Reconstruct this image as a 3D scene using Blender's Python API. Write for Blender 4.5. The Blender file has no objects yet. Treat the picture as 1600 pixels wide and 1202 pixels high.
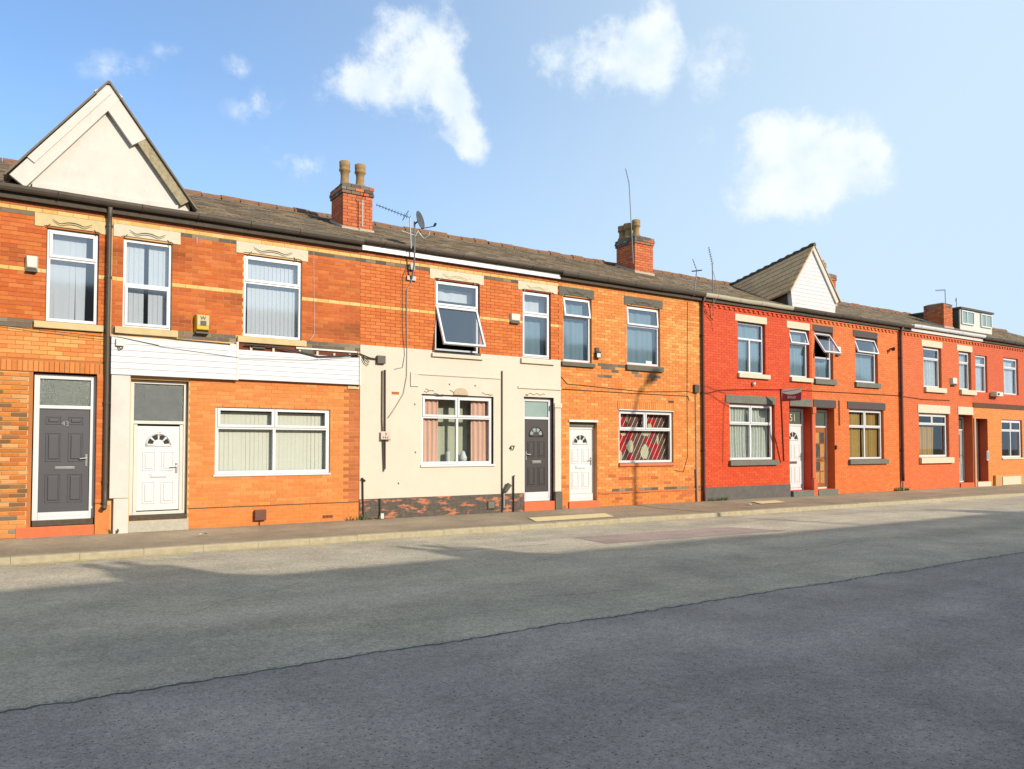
import bpy, math, random
from mathutils import Vector, Matrix
R = random.Random(7)
sc = bpy.context.scene
COL = sc.collection
rad = math.radians

# ------------------------------------------------------------------ camera
YAW, PITCH, EYE = rad(33.0), rad(1.9), 1.575
cam_d = bpy.data.cameras.new("camera"); cam = bpy.data.objects.new("camera", cam_d); COL.objects.link(cam)
cam.location = (0, -16, EYE)
cam.rotation_euler = (rad(90) + PITCH, 0, -YAW)
cam_d.sensor_width = 36; cam_d.lens = 36 * 1200 / 1600
cam_d.shift_y = 59 / 1600
cam_d.clip_start = 0.05; cam_d.clip_end = 3000
sc.camera = cam
# ------------------------------------------------------------------ sun, exposure
SUN_EL, SUN_AZ = rad(24.5), rad(20)              # azimuth: to the right of straight behind the camera
S = Vector((math.sin(SUN_AZ) * math.cos(SUN_EL), -math.cos(SUN_AZ) * math.cos(SUN_EL), math.sin(SUN_EL)))
sd = bpy.data.lights.new("sun", 'SUN'); sd.energy = 3.4; sd.angle = rad(0.5); sd.color = (1, .90, .74)
sun = bpy.data.objects.new("sun", sd); COL.objects.link(sun); sun.location = S * 60
sun.rotation_euler = S.to_track_quat('Z', 'Y').to_euler()
sc.view_settings.view_transform = 'Standard'; sc.view_settings.look = 'None'
sc.view_settings.gamma = 1; sc.view_settings.use_curve_mapping = False
sc.view_settings.exposure = 0.72
sc.render.engine = 'CYCLES'
sc.cycles.use_denoising = True
sc.cycles.max_bounces = 6; sc.cycles.transparent_max_bounces = 12
sc.cycles.caustics_reflective = False; sc.cycles.caustics_refractive = False

# ------------------------------------------------------------------ world: Nishita sky with clouds by direction
def pix_dir(x, y):
    fw = Vector((math.sin(YAW) * math.cos(PITCH), math.cos(YAW) * math.cos(PITCH), math.sin(PITCH)))
    r = Vector((math.cos(YAW), -math.sin(YAW), 0)); u = r.cross(fw)
    return (fw * 1200 + r * (x - 800) - u * (y - 660)).normalized()
w = bpy.data.worlds.new("World"); sc.world = w; w.use_nodes = True
nt = w.node_tree; N = nt.nodes; Lk = nt.links; N.clear()
def nn(t, **k):
    n = N.new(t)
    for a, b in k.items(): setattr(n, a, b)
    return n
def mth(op, a, b=None, c=None):
    n = nn('ShaderNodeMath', operation=op)
    for i, v in enumerate((a, b, c)):
        if v is None: continue
        if isinstance(v, (int, float)): n.inputs[i].default_value = v
        else: Lk.new(v, n.inputs[i])
    return n.outputs[0]
SKY_STRENGTH = 0.15
sky = nn('ShaderNodeTexSky', sky_type='NISHITA', sun_disc=False)
sky.sun_elevation = SUN_EL; sky.sun_rotation = math.pi - SUN_AZ
sky.air_density = 1.0; sky.dust_density = 0.9; sky.ozone_density = 2.2; sky.altitude = 50
bg = nn('ShaderNodeBackground'); bg.inputs[1].default_value = SKY_STRENGTH
out = nn('ShaderNodeOutputWorld')
tc = nn('ShaderNodeTexCoord')
nz = nn('ShaderNodeTexNoise'); nz.inputs['Scale'].default_value = 15; nz.inputs['Detail'].default_value = 10; nz.inputs['Roughness'].default_value = .66
Lk.new(tc.outputs['Generated'], nz.inputs['Vector'])
nz2 = nn('ShaderNodeTexNoise'); nz2.inputs['Scale'].default_value = 3.2; nz2.inputs['Detail'].default_value = 3
Lk.new(tc.outputs['Generated'], nz2.inputs['Vector'])
# clouds: centre direction, half sizes (in radians x 1000), tilt, density
clouds = [((565, 118), 78, 50, 0, 1), ((655, 105), 84, 88, -20, 1), ((640, 60), 50, 45, 0, .8), ((722, 178), 34, 66, 20, .9), ((742, 225), 24, 32, 0, .6),
          ((945, 92), 92, 52, 5, .9), ((1025, 70), 34, 70, 0, .85), ((868, 92), 40, 30, 0, .6), ((1122, 98), 52, 44, 0, .65), ((1115, 157), 34, 16, 0, .4),
          ((1105, 215), 30, 24, 0, .35), ((1250, 262), 112, 74, 0, 1.25), ((1335, 265), 62, 46, 0, 1.25), ((1215, 210), 58, 34, 0, .8), ((1228, 330), 60, 34, 0, .7),
          ((190, 108), 58, 26, 10, .32), ((420, 162), 74, 26, 18, .4), ((455, 245), 66, 30, -20, .42), ((370, 102), 24, 22, 0, .35), ((262, 78), 30, 14, 0, .25)]
for (ax, ez, sx, sy, dn) in [(100, 32, 190, 70, .8), (130, 45, 160, 90, .7), (200, 40, 170, 60, .6), (260, 35, 200, 80, .8), (300, 50, 150, 60, .5), (330, 62, 120, 70, .5), (60, 60, 130, 60, .5)]:
    clouds.append(((ax, ez), sx, sy, None, dn))
acc = None
for (p, sx, sy, tilt, dn) in clouds:
    if tilt is None:
        a_, e_ = rad(p[0]), rad(p[1]); d = Vector((math.sin(a_) * math.cos(e_), math.cos(a_) * math.cos(e_), math.sin(e_))); tilt = 0
        e1 = Vector((d.y, -d.x, 0)).normalized(); sx *= 1.2; sy *= 1.2
    else:
        d = pix_dir(*p); e1 = Vector((d.y, -d.x, 0)).normalized()
    e2 = e1.cross(d).normalized()
    t = rad(tilt); e1, e2 = e1 * math.cos(t) + e2 * math.sin(t), e2 * math.cos(t) - e1 * math.sin(t)
    sx, sy = sx / 1000 * 1.06, sy / 1000 * 1.06
    def lin(e, s):
        n = nn('ShaderNodeVectorMath', operation='DOT_PRODUCT'); Lk.new(tc.outputs['Generated'], n.inputs[0]); n.inputs[1].default_value = e / s
        return mth('SUBTRACT', n.outputs['Value'], d.dot(e) / s)
    u_, v_ = lin(e1, sx), lin(e2, sy)
    r2 = mth('ADD', mth('MULTIPLY', u_, u_), mth('MULTIPLY', v_, v_))
    f_ = nn('ShaderNodeVectorMath', operation='DOT_PRODUCT'); Lk.new(tc.outputs['Generated'], f_.inputs[0]); f_.inputs[1].default_value = d
    r2 = mth('ADD', r2, mth('MULTIPLY', mth('LESS_THAN', f_.outputs['Value'], 0), 50))
    v = mth('MULTIPLY', mth('MAXIMUM', mth('SUBTRACT', 1.0, mth('SQRT', r2)), 0), dn)
    acc = v if acc is None else mth('ADD', acc, v)
acc = mth('MINIMUM', acc, 1.1)
nmix = mth('ADD', mth('MULTIPLY', mth('SUBTRACT', nz.outputs[0], .5), 5.2), mth('MULTIPLY', mth('SUBTRACT', nz2.outputs[0], .5), 2.2))
edge = mth('MULTIPLY', mth('MINIMUM', mth('MULTIPLY', acc, 4.0), 1.0), nmix)
dens = mth('ADD', mth('MULTIPLY', acc, 1.75), mth('MULTIPLY', edge, .95))
mr = nn('ShaderNodeMapRange', interpolation_type='SMOOTHSTEP'); Lk.new(dens, mr.inputs[0]); mr.inputs[1].default_value = .24; mr.inputs[2].default_value = 1.8; mr.inputs[4].default_value = .96
mx = nn('ShaderNodeMix', data_type='RGBA'); Lk.new(mr.outputs[0], mx.inputs['Factor'])
hs = nn('ShaderNodeMix', data_type='RGBA', blend_type='MULTIPLY'); hs.inputs['Factor'].default_value = 1
hs.inputs['B'].default_value = (.62, .79, .94, 1)
Lk.new(sky.outputs[0], hs.inputs['A'])
# thin high haze: the sky pales towards the sun's side and towards the horizon
sep = nn('ShaderNodeSeparateXYZ'); Lk.new(tc.outputs['Generated'], sep.inputs[0])
hl = mth('SQRT', mth('MAXIMUM', mth('SUBTRACT', 1.0, mth('MULTIPLY', sep.outputs[2], sep.outputs[2])), .0004))
sa = mth('DIVIDE', mth('ADD', mth('MULTIPLY', sep.outputs[0], math.sin(SUN_AZ)), mth('MULTIPLY', sep.outputs[1], -math.cos(SUN_AZ))), hl)
vf = mth('ADD', mth('MULTIPLY_ADD', sa, .86, .82), mth('MULTIPLY', mth('MAXIMUM', mth('SUBTRACT', .42, mth('ABSOLUTE', sep.outputs[2])), 0), .75))
vr = nn('ShaderNodeMapRange', interpolation_type='SMOOTHSTEP'); Lk.new(vf, vr.inputs[0]); vr.inputs[1].default_value = -.22; vr.inputs[2].default_value = .80; vr.inputs[4].default_value = .95
veil = nn('ShaderNodeMix', data_type='RGBA'); Lk.new(vr.outputs[0], veil.inputs['Factor']); Lk.new(hs.outputs['Result'], veil.inputs['A']); veil.inputs['B'].default_value = (2.7, 3.45, 4.15, 1)
Lk.new(veil.outputs['Result'], mx.inputs['A']); cc = nn('ShaderNodeMix', data_type='RGBA'); cr = nn('ShaderNodeMapRange'); nz3 = nn('ShaderNodeTexNoise'); nz3.inputs['Scale'].default_value = 22; nz3.inputs['Detail'].default_value = 6; Lk.new(tc.outputs['Generated'], nz3.inputs['Vector'])
Lk.new(nz3.outputs[0], cr.inputs[0]); cr.inputs[1].default_value = .35; cr.inputs[2].default_value = .6; Lk.new(cr.outputs[0], cc.inputs['Factor']); cc.inputs['A'].default_value = (3.25, 3.75, 4.2, 1); cc.inputs['B'].default_value = (3.95, 4.2, 4.4, 1); Lk.new(cc.outputs['Result'], mx.inputs['B'])
Lk.new(mx.outputs['Result'], bg.inputs[0]); Lk.new(bg.outputs[0], out.inputs[0])

# ------------------------------------------------------------------ materials
def lin1(v): v /= 255; return v / 12.92 if v <= .04045 else ((v + .055) / 1.055) ** 2.4
def C(r, g, b, k=1.0): return (lin1(r) * k, lin1(g) * k, lin1(b) * k)
def P(r, g, b): return (lin1(r) * .62, lin1(g) * .64, lin1(b) * .70)          # colour of a thing that reads r,g,b in full sun
MATS = {}
def mat(name, col=None, rough=.8, var=.15, scale=6.0, bump=.15, bscale=60., attr=False, spec=.3, dirt=0.0, metal=0.0):
    if name in MATS: return MATS[name]
    m = bpy.data.materials.new(name); m.use_nodes = True; t = m.node_tree; nd = t.nodes; b = nd['Principled BSDF']
    b.inputs['Roughness'].default_value = rough; b.inputs['Specular IOR Level'].default_value = spec; b.inputs['Metallic'].default_value = metal
    g = nd.new('ShaderNodeNewGeometry')
    n1 = nd.new('ShaderNodeTexNoise'); n1.inputs['Scale'].default_value = scale; n1.inputs['Detail'].default_value = 6; n1.inputs['Roughness'].default_value = .65
    t.links.new(g.outputs['Position'], n1.inputs['Vector'])
    r_ = nd.new('ShaderNodeMapRange'); r_.inputs[1].default_value = .25; r_.inputs[2].default_value = .75; r_.inputs[3].default_value = 1 - var; r_.inputs[4].default_value = 1 + var
    t.links.new(n1.outputs[0], r_.inputs[0])
    mu = nd.new('ShaderNodeVectorMath'); mu.operation = 'SCALE'
    if attr:
        a = nd.new('ShaderNodeAttribute'); a.attribute_name = 'bcol'; t.links.new(a.outputs['Color'], mu.inputs[0])
    else: mu.inputs[0].default_value = col
    t.links.new(r_.outputs[0], mu.inputs['Scale'])
    last = mu.outputs[0]
    if dirt > 0:
        n3 = nd.new('ShaderNodeTexNoise'); n3.inputs['Scale'].default_value = 1.7; n3.inputs['Detail'].default_value = 9; n3.inputs['Roughness'].default_value = .75
        mp = nd.new('ShaderNodeMapping'); mp.inputs['Scale'].default_value = (1.6, 1.6, .55); t.links.new(g.outputs['Position'], mp.inputs[0]); t.links.new(mp.outputs[0], n3.inputs['Vector'])
        r3 = nd.new('ShaderNodeMapRange'); r3.inputs[1].default_value = .52; r3.inputs[2].default_value = .78; r3.inputs[4].default_value = dirt; t.links.new(n3.outputs[0], r3.inputs[0])
        m3 = nd.new('ShaderNodeMix'); m3.data_type = 'RGBA'; t.links.new(r3.outputs[0], m3.inputs['Factor']); t.links.new(last, m3.inputs['A']); m3.inputs['B'].default_value = (.09, .075, .06, 1)
        last = m3.outputs['Result']
    t.links.new(last, b.inputs['Base Color'])
    if bump:
        n2 = nd.new('ShaderNodeTexNoise'); n2.inputs['Scale'].default_value = bscale; n2.inputs['Detail'].default_value = 4
        t.links.new(g.outputs['Position'], n2.inputs['Vector'])
        bp = nd.new('ShaderNodeBump'); bp.inputs['Strength'].default_value = bump; bp.inputs['Distance'].default_value = .01
        t.links.new(n2.outputs[0], bp.inputs['Height']); t.links.new(bp.outputs[0], b.inputs['Normal'])
    MATS[name] = m; return m
def glass(name, tint, refl, rough=.02):
    m = bpy.data.materials.new(name); m.use_nodes = True; t = m.node_tree; nd = t.nodes; nd.remove(nd['Principled BSDF'])
    tr = nd.new('ShaderNodeBsdfTransparent'); tr.inputs[0].default_value = (*tint, 1)
    gl = nd.new('ShaderNodeBsdfGlossy'); gl.inputs['Roughness'].default_value = rough; gl.inputs[0].default_value = (.9, .95, 1, 1)
    g = nd.new('ShaderNodeNewGeometry'); nz = nd.new('ShaderNodeTexNoise'); nz.inputs['Scale'].default_value = 1.3
    t.links.new(g.outputs['Position'], nz.inputs['Vector']); bp = nd.new('ShaderNodeBump'); bp.inputs['Strength'].default_value = .05; bp.inputs['Distance'].default_value = .02
    t.links.new(nz.outputs[0], bp.inputs['Height']); t.links.new(bp.outputs[0], gl.inputs['Normal'])
    fr = nd.new('ShaderNodeFresnel'); fr.inputs[0].default_value = 1.5
    ma = nd.new('ShaderNodeMath'); ma.operation = 'MULTIPLY_ADD'; t.links.new(fr.outputs[0], ma.inputs[0]); ma.inputs[1].default_value = 1.2; ma.inputs[2].default_value = refl
    fb = nd.new('ShaderNodeMath'); fb.operation = 'SUBTRACT'; fb.inputs[0].default_value = 1; t.links.new(g.outputs['Backfacing'], fb.inputs[1]); fm = nd.new('ShaderNodeMath'); fm.operation = 'MULTIPLY'; t.links.new(ma.outputs[0], fm.inputs[0]); t.links.new(fb.outputs[0], fm.inputs[1])
    mxs = nd.new('ShaderNodeMixShader'); t.links.new(fm.outputs[0], mxs.inputs[0]); t.links.new(tr.outputs[0], mxs.inputs[1]); t.links.new(gl.outputs[0], mxs.inputs[2])
    t.links.new(mxs.outputs[0], nd['Material Output'].inputs[0]); MATS[name] = m; return m
M_BRICK = mat('brick', attr=True, rough=.85, var=.10, scale=14, bump=.35, bscale=90, dirt=.18)
M_PBRICK = mat('painted_brick', attr=True, rough=.6, var=.09, scale=9, bump=.3, bscale=70, dirt=.10)
M_STONE = mat('stone_cream', P(238, 224, 190), .8, .08, 8, .25, 70, dirt=.12)
M_STONEY = mat('stone_yellow', P(236, 208, 150), .8, .08, 8, .25, 70, dirt=.18)
M_STONEG = mat('stone_grey', P(116, 112, 98), .85, .15, 8, .4, 60, dirt=.2)
M_STONEW = mat('stone_weathered', P(128, 128, 112), .85, .28, 14, .5, 45, dirt=.45)
M_CARVE = mat('carved_shadow_dirt', P(96, 84, 66), .9, .2, 20, .2)
M_UPVC = mat('white_upvc', P(246, 244, 238), .35, .03, 3, 0.0, spec=.5)
M_UPVCC = mat('aged_upvc', P(242, 234, 214), .4, .05, 5, .02, spec=.5)
M_PAINTW = mat('white_paint', P(238, 228, 210), .6, .06, 4, .15, 30, dirt=.20)
M_BOARD = mat('cladding_plastic', P(240, 236, 230), .45, .04, 2, .03, dirt=.05)
M_WOOD = mat('bare_wood', P(182, 166, 130), .85, .35, 14, .4, 40, dirt=.5)
M_DARKW = mat('old_timber', P(96, 84, 70), .85, .3, 10, .3, 40, dirt=.3)
M_GUT = mat('gutter_dark', P(88, 76, 62), .5, .2, 7, .1, spec=.4)
M_GUTC = mat('gutter_cream', P(205, 195, 165), .5, .12, 7, .1, spec=.4)
M_PIPE = mat('pipe_dark', P(92, 80, 66), .5, .1, 7, .05, spec=.4)
M_PIPEM = mat('pipe_maroon', P(92, 40, 32), .5, .1, 7, .05, spec=.4)
M_BLACK = mat('black_plastic', (.02, .018, .016), .5, .1, 5, 0)
M_CABLEG = mat('grey_cable', P(176, 166, 146), .6, .1, 5, 0)
M_RENDER = mat('cream_render', P(243, 227, 200), .8, .05, 1.6, .25, 26, dirt=.10)
M_SLATE = mat('slate', attr=True, rough=.75, var=.25, scale=12, bump=.4, bscale=50, dirt=.3)
M_RIDGE = mat('ridge_tile', P(150, 112, 84), .9, .3, 15, .5, 40, dirt=.35)
M_MORTAR = mat('cement', P(206, 196, 172), .9, .15, 15, .5, 40)
M_POT = mat('chimney_pot', P(178, 142, 92), .8, .25, 12, .3, 30, dirt=.35)
M_DOORG = mat('door_grey', P(86, 84, 86), .45, .05, 4, .04, 120, spec=.5)
M_DOORB = mat('door_charcoal', P(64, 56, 54), .5, .07, 4, .06, 120, spec=.5)
M_DOORW = mat('door_white', P(244, 241, 234), .4, .03, 4, .02, spec=.5)
M_DOORT = mat('door_varnished_wood', P(176, 104, 48), .5, .3, 9, .2, 50)
M_DOORWOODL = mat('door_pale_wood', P(206, 150, 92), .5, .2, 9, .2, 50)
M_DOORS = mat('door_pale_grey', P(178, 182, 176), .5, .05, 4, .05)
M_METAL = mat('metal', (.55, .55, .55), .3, .1, 5, 0, metal=1.0)
M_STEELD = mat('aerial_metal', P(150, 150, 146), .45, .1, 5, 0, metal=.4)
M_BLIND = mat('blind_fabric', P(253, 253, 250), .9, .04, 3, 0)
M_BLINDC = mat('blind_cream', P(250, 242, 222), .9, .04, 3, 0)
M_NETD = mat('net_sky_teal', P(146, 170, 176), .95, .06, 3, 0)
M_NET = mat('curtain_net', P(232, 232, 216), .95, .12, 8, 0)
M_CURTP = mat('curtain_peach', P(255, 200, 174), .95, .06, 3, 0)
M_CURTT = mat('curtain_tan', P(196, 156, 88), .95, .08, 3, 0)
M_ROOM = mat('pale_room_sheet', P(206, 204, 176), .95, .05, 2, 0)
M_WHITE = mat('white_ornament', P(240, 238, 232), .5, .05, 4, 0)
M_KERB = mat('kerb_concrete', C(160, 149, 124), .9, .2, 9, .4, 50)
M_YELLOW = mat('faded_yellow_paint', C(206, 182, 92), .9, .2, 16, .3)
M_PLAST = mat('alarm_plastic', P(240, 234, 212), .45, .04, 4, 0)
M_YBOX = mat('alarm_yellow', P(240, 190, 52), .45, .05, 4, 0)
M_DISH = mat('dish_grey', P(92, 92, 94), .5, .06, 4, 0)
M_MAROON = mat('sign_maroon', P(120, 20, 44), .5, .05, 4, 0)
M_SIGNG = mat('sign_silver', P(186, 172, 156), .5, .05, 4, 0)
M_RED = mat('red_print', P(206, 26, 26), .9, .05, 4, 0)
M_BLIN = mat('print_brown', P(122, 76, 60), .9, .1, 4, 0)
M_PCREAM = mat('print_cream', P(226, 212, 168), .9, .05, 4, 0)
M_INK = mat('ink', (.02, .018, .015), .6, .05, 4, 0)
M_TERRA = mat('terracotta_step', P(240, 124, 74), .7, .12, 10, .2, 40, dirt=.1)
M_GLASS = glass('window_glass', (.95, .97, .98), .18, .06)
M_GLASSD = glass('window_glass_low', (.95, .97, .96), .015)
M_OBSC = mat('obscure_glass', P(92, 104, 92), .22, .16, 1.5, .5, 120, spec=.7)
M_OBSCD = mat('dirty_obscure_glass', P(78, 86, 84), .25, .3, 3.5, .6, 150, spec=.7)
M_OBSCL = mat('pale_obscure_glass', P(160, 182, 170), .22, .08, 1.5, .4, 120, spec=.6)
M_INNER = mat('inner_wall', (.16, .15, .13), .9, .1, 3, 0)

# ------------------------------------------------------------------ mesh helpers
WO = {}                                           # world origin of every object
class MB:
    def __init__(s): s.v = []; s.f = []; s.c = []
    def add(s, vs, fs, col=None):
        o = len(s.v); s.v += [tuple(p) for p in vs]; s.f += [tuple(i + o for i in f) for f in fs]
        s.c += [col or (.5, .5, .5)] * len(vs); return s
    def box(s, x0, x1, y0, y1, z0, z1, col=None, back=True):
        vs = [(x0, y0, z0), (x1, y0, z0), (x1, y1, z0), (x0, y1, z0), (x0, y0, z1), (x1, y0, z1), (x1, y1, z1), (x0, y1, z1)]
        fs = [(0, 1, 5, 4), (1, 2, 6, 5), (3, 0, 4, 7), (4, 5, 6, 7), (3, 2, 1, 0)]
        if back: fs.append((2, 3, 7, 6))
        return s.add(vs, fs, col)
    def quad(s, a, b, c, d, col=None): return s.add([a, b, c, d], [(0, 1, 2, 3)], col)
    def prism(s, pts, y0, y1, col=None):          # polygon in XZ (counter-clockwise seen from -y) pulled along y
        n = len(pts); vs = [(x, y0, z) for x, z in pts] + [(x, y1, z) for x, z in pts]
        fs = [tuple(range(n)), tuple(range(2 * n - 1, n - 1, -1))] + [(i, i + n, (i + 1) % n + n, (i + 1) % n) for i in range(n)]
        return s.add(vs, fs, col)
    def slab(s, a, b, c, d, th, col=None):        # quad with thickness th below it
        a, b, c, d = map(Vector, (a, b, c, d)); n = (b - a).cross(d - a).normalized() * th
        vs = [a, b, c, d, a - n, b - n, c - n, d - n]
        return s.add(vs, [(0, 1, 2, 3), (7, 6, 5, 4), (0, 4, 5, 1), (1, 5, 6, 2), (2, 6, 7, 3), (3, 7, 4, 0)], col)
    def tube(s, pts, r, n=8, col=None, cap=True):
        pts = [Vector(p) for p in pts]; rs = r if isinstance(r, (list, tuple)) else [r] * len(pts)
        rings = []; prev = None
        for i, p in enumerate(pts):
            t = (pts[min(i + 1, len(pts) - 1)] - pts[max(i - 1, 0)])
            t = t.normalized() if t.length > 1e-9 else Vector((0, 0, 1))
            a = prev if prev is not None else (Vector((0, 0, 1)) if abs(t.z) < .9 else Vector((1, 0, 0)))
            a = (a - t * a.dot(t)).normalized(); prev = a; b = t.cross(a)
            rings.append([p + (a * math.cos(2 * math.pi * k / n) + b * math.sin(2 * math.pi * k / n)) * rs[i] for k in range(n)])
        vs = [q for rg in rings for q in rg]; fs = []
        for i in range(len(pts) - 1):
            for k in range(n): fs.append((i * n + k, i * n + (k + 1) % n, (i + 1) * n + (k + 1) % n, (i + 1) * n + k))
        if cap: fs += [tuple(range(n))[::-1], tuple(range((len(pts) - 1) * n, len(pts) * n))]
        return s.add(vs, fs, col)
    def lathe(s, c, prof, n=14, col=None): return s.tube([(c[0], c[1], c[2] + z) for r, z in prof], [r for r, z in prof], n, col)
    def build(s, name, m, parent=None, smooth=False, bevel=0, **props):
        if not s.v: return None
        xs = [p[0] for p in s.v]; ys = [p[1] for p in s.v]; zs = [p[2] for p in s.v]
        o = Vector(((min(xs) + max(xs)) / 2, (min(ys) + max(ys)) / 2, min(zs)))
        me = bpy.data.meshes.new(name)
        me.from_pydata([(p[0] - o.x, p[1] - o.y, p[2] - o.z) for p in s.v], [], s.f); me.update()
        if m.name in ('brick', 'painted_brick', 'slate'):
            a = me.attributes.new('bcol', 'FLOAT_COLOR', 'POINT'); a.data.foreach_set('color', [q for c in s.c for q in (*c, 1)])
        me.materials.append(m)
        if smooth: me.polygons.foreach_set('use_smooth', [True] * len(me.polygons))
        ob = bpy.data.objects.new(name, me); COL.objects.link(ob); place(ob, o, parent)
        if bevel:
            b = ob.modifiers.new('bevel', 'BEVEL'); b.width = bevel; b.segments = 2; b.limit_method = 'ANGLE'
        tag(ob, **props); return ob
def place(ob, o, parent):
    WO[ob] = Vector(o)
    if parent is not None: ob.parent = parent; ob.location = Vector(o) - WO[parent]
    else: ob.location = o
def tag(ob, **p):
    for k, v in p.items():
        if v is not None: ob[k] = v
    return ob
def empty(name, loc, **p):
    e = bpy.data.objects.new(name, None); COL.objects.link(e); place(e, loc, None); e.empty_display_size = .3; return tag(e, **p)
def box(name, m, parent, x0, x1, y0, y1, z0, z1, bevel=.006, **p): return MB().box(x0, x1, y0, y1, z0, z1).build(name, m, parent, bevel=bevel, **p)
def text(s, size, x, y, z, m, parent, name='lettering', depth=.004, facing=0, bold=0):
    cu = bpy.data.curves.new('lettering', 'FONT'); cu.body = s; cu.size = size; cu.extrude = depth; cu.align_x = 'CENTER'; cu.align_y = 'CENTER'; cu.offset = bold
    tmp = bpy.data.objects.new('lettering', cu); COL.objects.link(tmp)
    bpy.context.view_layer.update(); dg = bpy.context.evaluated_depsgraph_get()
    me = bpy.data.meshes.new_from_object(tmp.evaluated_get(dg)); bpy.data.objects.remove(tmp); me.materials.clear(); me.materials.append(m)
    ob = bpy.data.objects.new(name, me); COL.objects.link(ob); place(ob, Vector((x, y, z)), parent); ob.rotation_euler = (rad(90), 0, facing); return ob

# ------------------------------------------------------------------ bricks
CH, BL = .077, .241
POOL = {}
def pool_mesh(key, m, col, kind='brick'):
    k = (kind, m.name, key)
    if k not in POOL:
        me = bpy.data.meshes.new(kind)
        b = MB().box(-.5, .5, -.5, .5, 0, 1)
        me.from_pydata(b.v, [], b.f); a = me.attributes.new('bcol', 'FLOAT_COLOR', 'POINT'); a.data.foreach_set('color', [q for _ in b.v for q in (*col, 1)])
        me.materials.append(m); POOL[k] = me
    return POOL[k]
def shade(col, k): return tuple(c * k for c in col)
def brickfield(wall, x0, x1, z0, z1, skip, colf, m, single=300, yf=-.006, jy=.003):
    """running-bond bricks of a wall; the largest in view are objects, the others one joined part"""
    items = []
    r0, r1 = int(round(z0 / CH)), int(round(z1 / CH))
    for r in range(r0, r1):
        za, zb = r * CH + .004, (r + 1) * CH - .004; zm = (za + zb) / 2
        holes = sorted((a, b) for (a, b, c, d) in skip if c < zm < d)
        iv = []; cur = x0
        for a, b in holes:
            if a > cur: iv.append((cur, min(a, x1)))
            cur = max(cur, b)
        if cur < x1: iv.append((cur, x1))
        off = (BL / 2 if r % 2 else 0)
        for a, b in iv:
            k = math.floor((a - off) / BL)
            while k * BL + off < b:
                xa, xb = max(a, k * BL + off), min(b, (k + 1) * BL + off); k += 1
                if xb - xa < .03: continue
                xa += .004 if xa > a + .001 else .001; xb -= .004 if xb < b - .001 else .001
                c = colf((xa + xb) / 2, zm, r, k)
                if c is None: continue
                items.append((xa, xb, za, zb, c, R.uniform(0, jy)))
    items.sort(key=lambda t: -(t[1] - t[0] > .2) * 1000 + abs((t[0] + t[1]) / 2 + 1) + abs(t[2] - 1.6) * .3)
    mb = MB()
    for i, (xa, xb, za, zb, c, jj) in enumerate(items):
        y0 = yf - jj
        if i < single:
            k = tuple(round(v, 2) for v in c); ob = bpy.data.objects.new('brick', pool_mesh(k, m, k))
            COL.objects.link(ob); ob.scale = (xb - xa, .02 + jj, zb - za); place(ob, Vector(((xa + xb) / 2, y0 + (.02 + jj) / 2, za)), wall)
        else: mb.box(xa, xb, y0, y0 + .02 + jj, za, zb, c, back=False)
    if mb.v: mb.build('brickwork', m, wall, kind='stuff')

def wall_mesh(h, x0, x1, z1, holes, m, th=.30, name='wall'):
    """front wall with real openings and reveals"""
    xs = sorted({x0, x1, *[a for a, b, c, d in holes], *[b for a, b, c, d in holes]}); zs = sorted({-.4, z1, *[c for a, b, c, d in holes], *[d for a, b, c, d in holes]})
    b = MB()
    for i in range(len(xs) - 1):
        for j in range(len(zs) - 1):
            xm, zm = (xs[i] + xs[i + 1]) / 2, (zs[j] + zs[j + 1]) / 2
            if any(a < xm < bb and c < zm < d for a, bb, c, d in holes): continue
            b.quad((xs[i], 0, zs[j]), (xs[i + 1], 0, zs[j]), (xs[i + 1], 0, zs[j + 1]), (xs[i], 0, zs[j + 1]))
            b.quad((xs[i], th, zs[j + 1]), (xs[i + 1], th, zs[j + 1]), (xs[i + 1], th, zs[j]), (xs[i], th, zs[j]))
    for a, bb, c, d in holes:
        b.quad((a, 0, c), (a, 0, d), (a, th, d), (a, th, c)); b.quad((bb, 0, c), (bb, th, c), (bb, th, d), (bb, 0, d))
        b.quad((a, 0, d), (bb, 0, d), (bb, th, d), (a, th, d)); b.quad((a, 0, c), (a, th, c), (bb, th, c), (bb, 0, c))
    return b.build(name, m, h)
def wallmat(name, col, rough=.85): return mat(name, col, rough, .1, 5, .3, 60)

EAVE, TAN = 6.15, math.tan(rad(22.5))
def zr(y): return EAVE + (y + .15) * TAN
RIDGE_Y = 3.6
def body(h, x0, x1, m):
    b = MB(); e = .012; x0 += e; x1 -= e
    b.quad((x0, .3, -.4), (x0, 7.2, -.4), (x0, 7.2, 6.1), (x0, .3, 6.1)); b.quad((x1, .3, -.4), (x1, .3, 6.1), (x1, 7.2, 6.1), (x1, 7.2, -.4))
    b.quad((x0, 7.2, -.4), (x1, 7.2, -.4), (x1, 7.2, 6.1), (x0, 7.2, 6.1))
    for x in (x0, x1): b.add([(x, 0, 6.1), (x, 7.2, 6.1), (x, 3.6, zr(3.6) - .1)], [(0, 1, 2)])
    b.build('party_wall', m, h)
    b = MB(); b.box(x0, x1, .31, 7.18, 3.0, 3.12); b.box(x0, x1, .31, 7.18, -.3, 0.1); b.box(x0, x1, .31, 7.18, 5.75, 5.8); b.box(x0, x1, 3.2, 3.3, .1, 5.75)
    b.build('floor', M_INNER, h)
SL = [P(150, 130, 104), P(164, 142, 112), P(136, 120, 98), P(156, 138, 110), P(172, 148, 116), P(142, 128, 110), P(160, 134, 98)]
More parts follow.
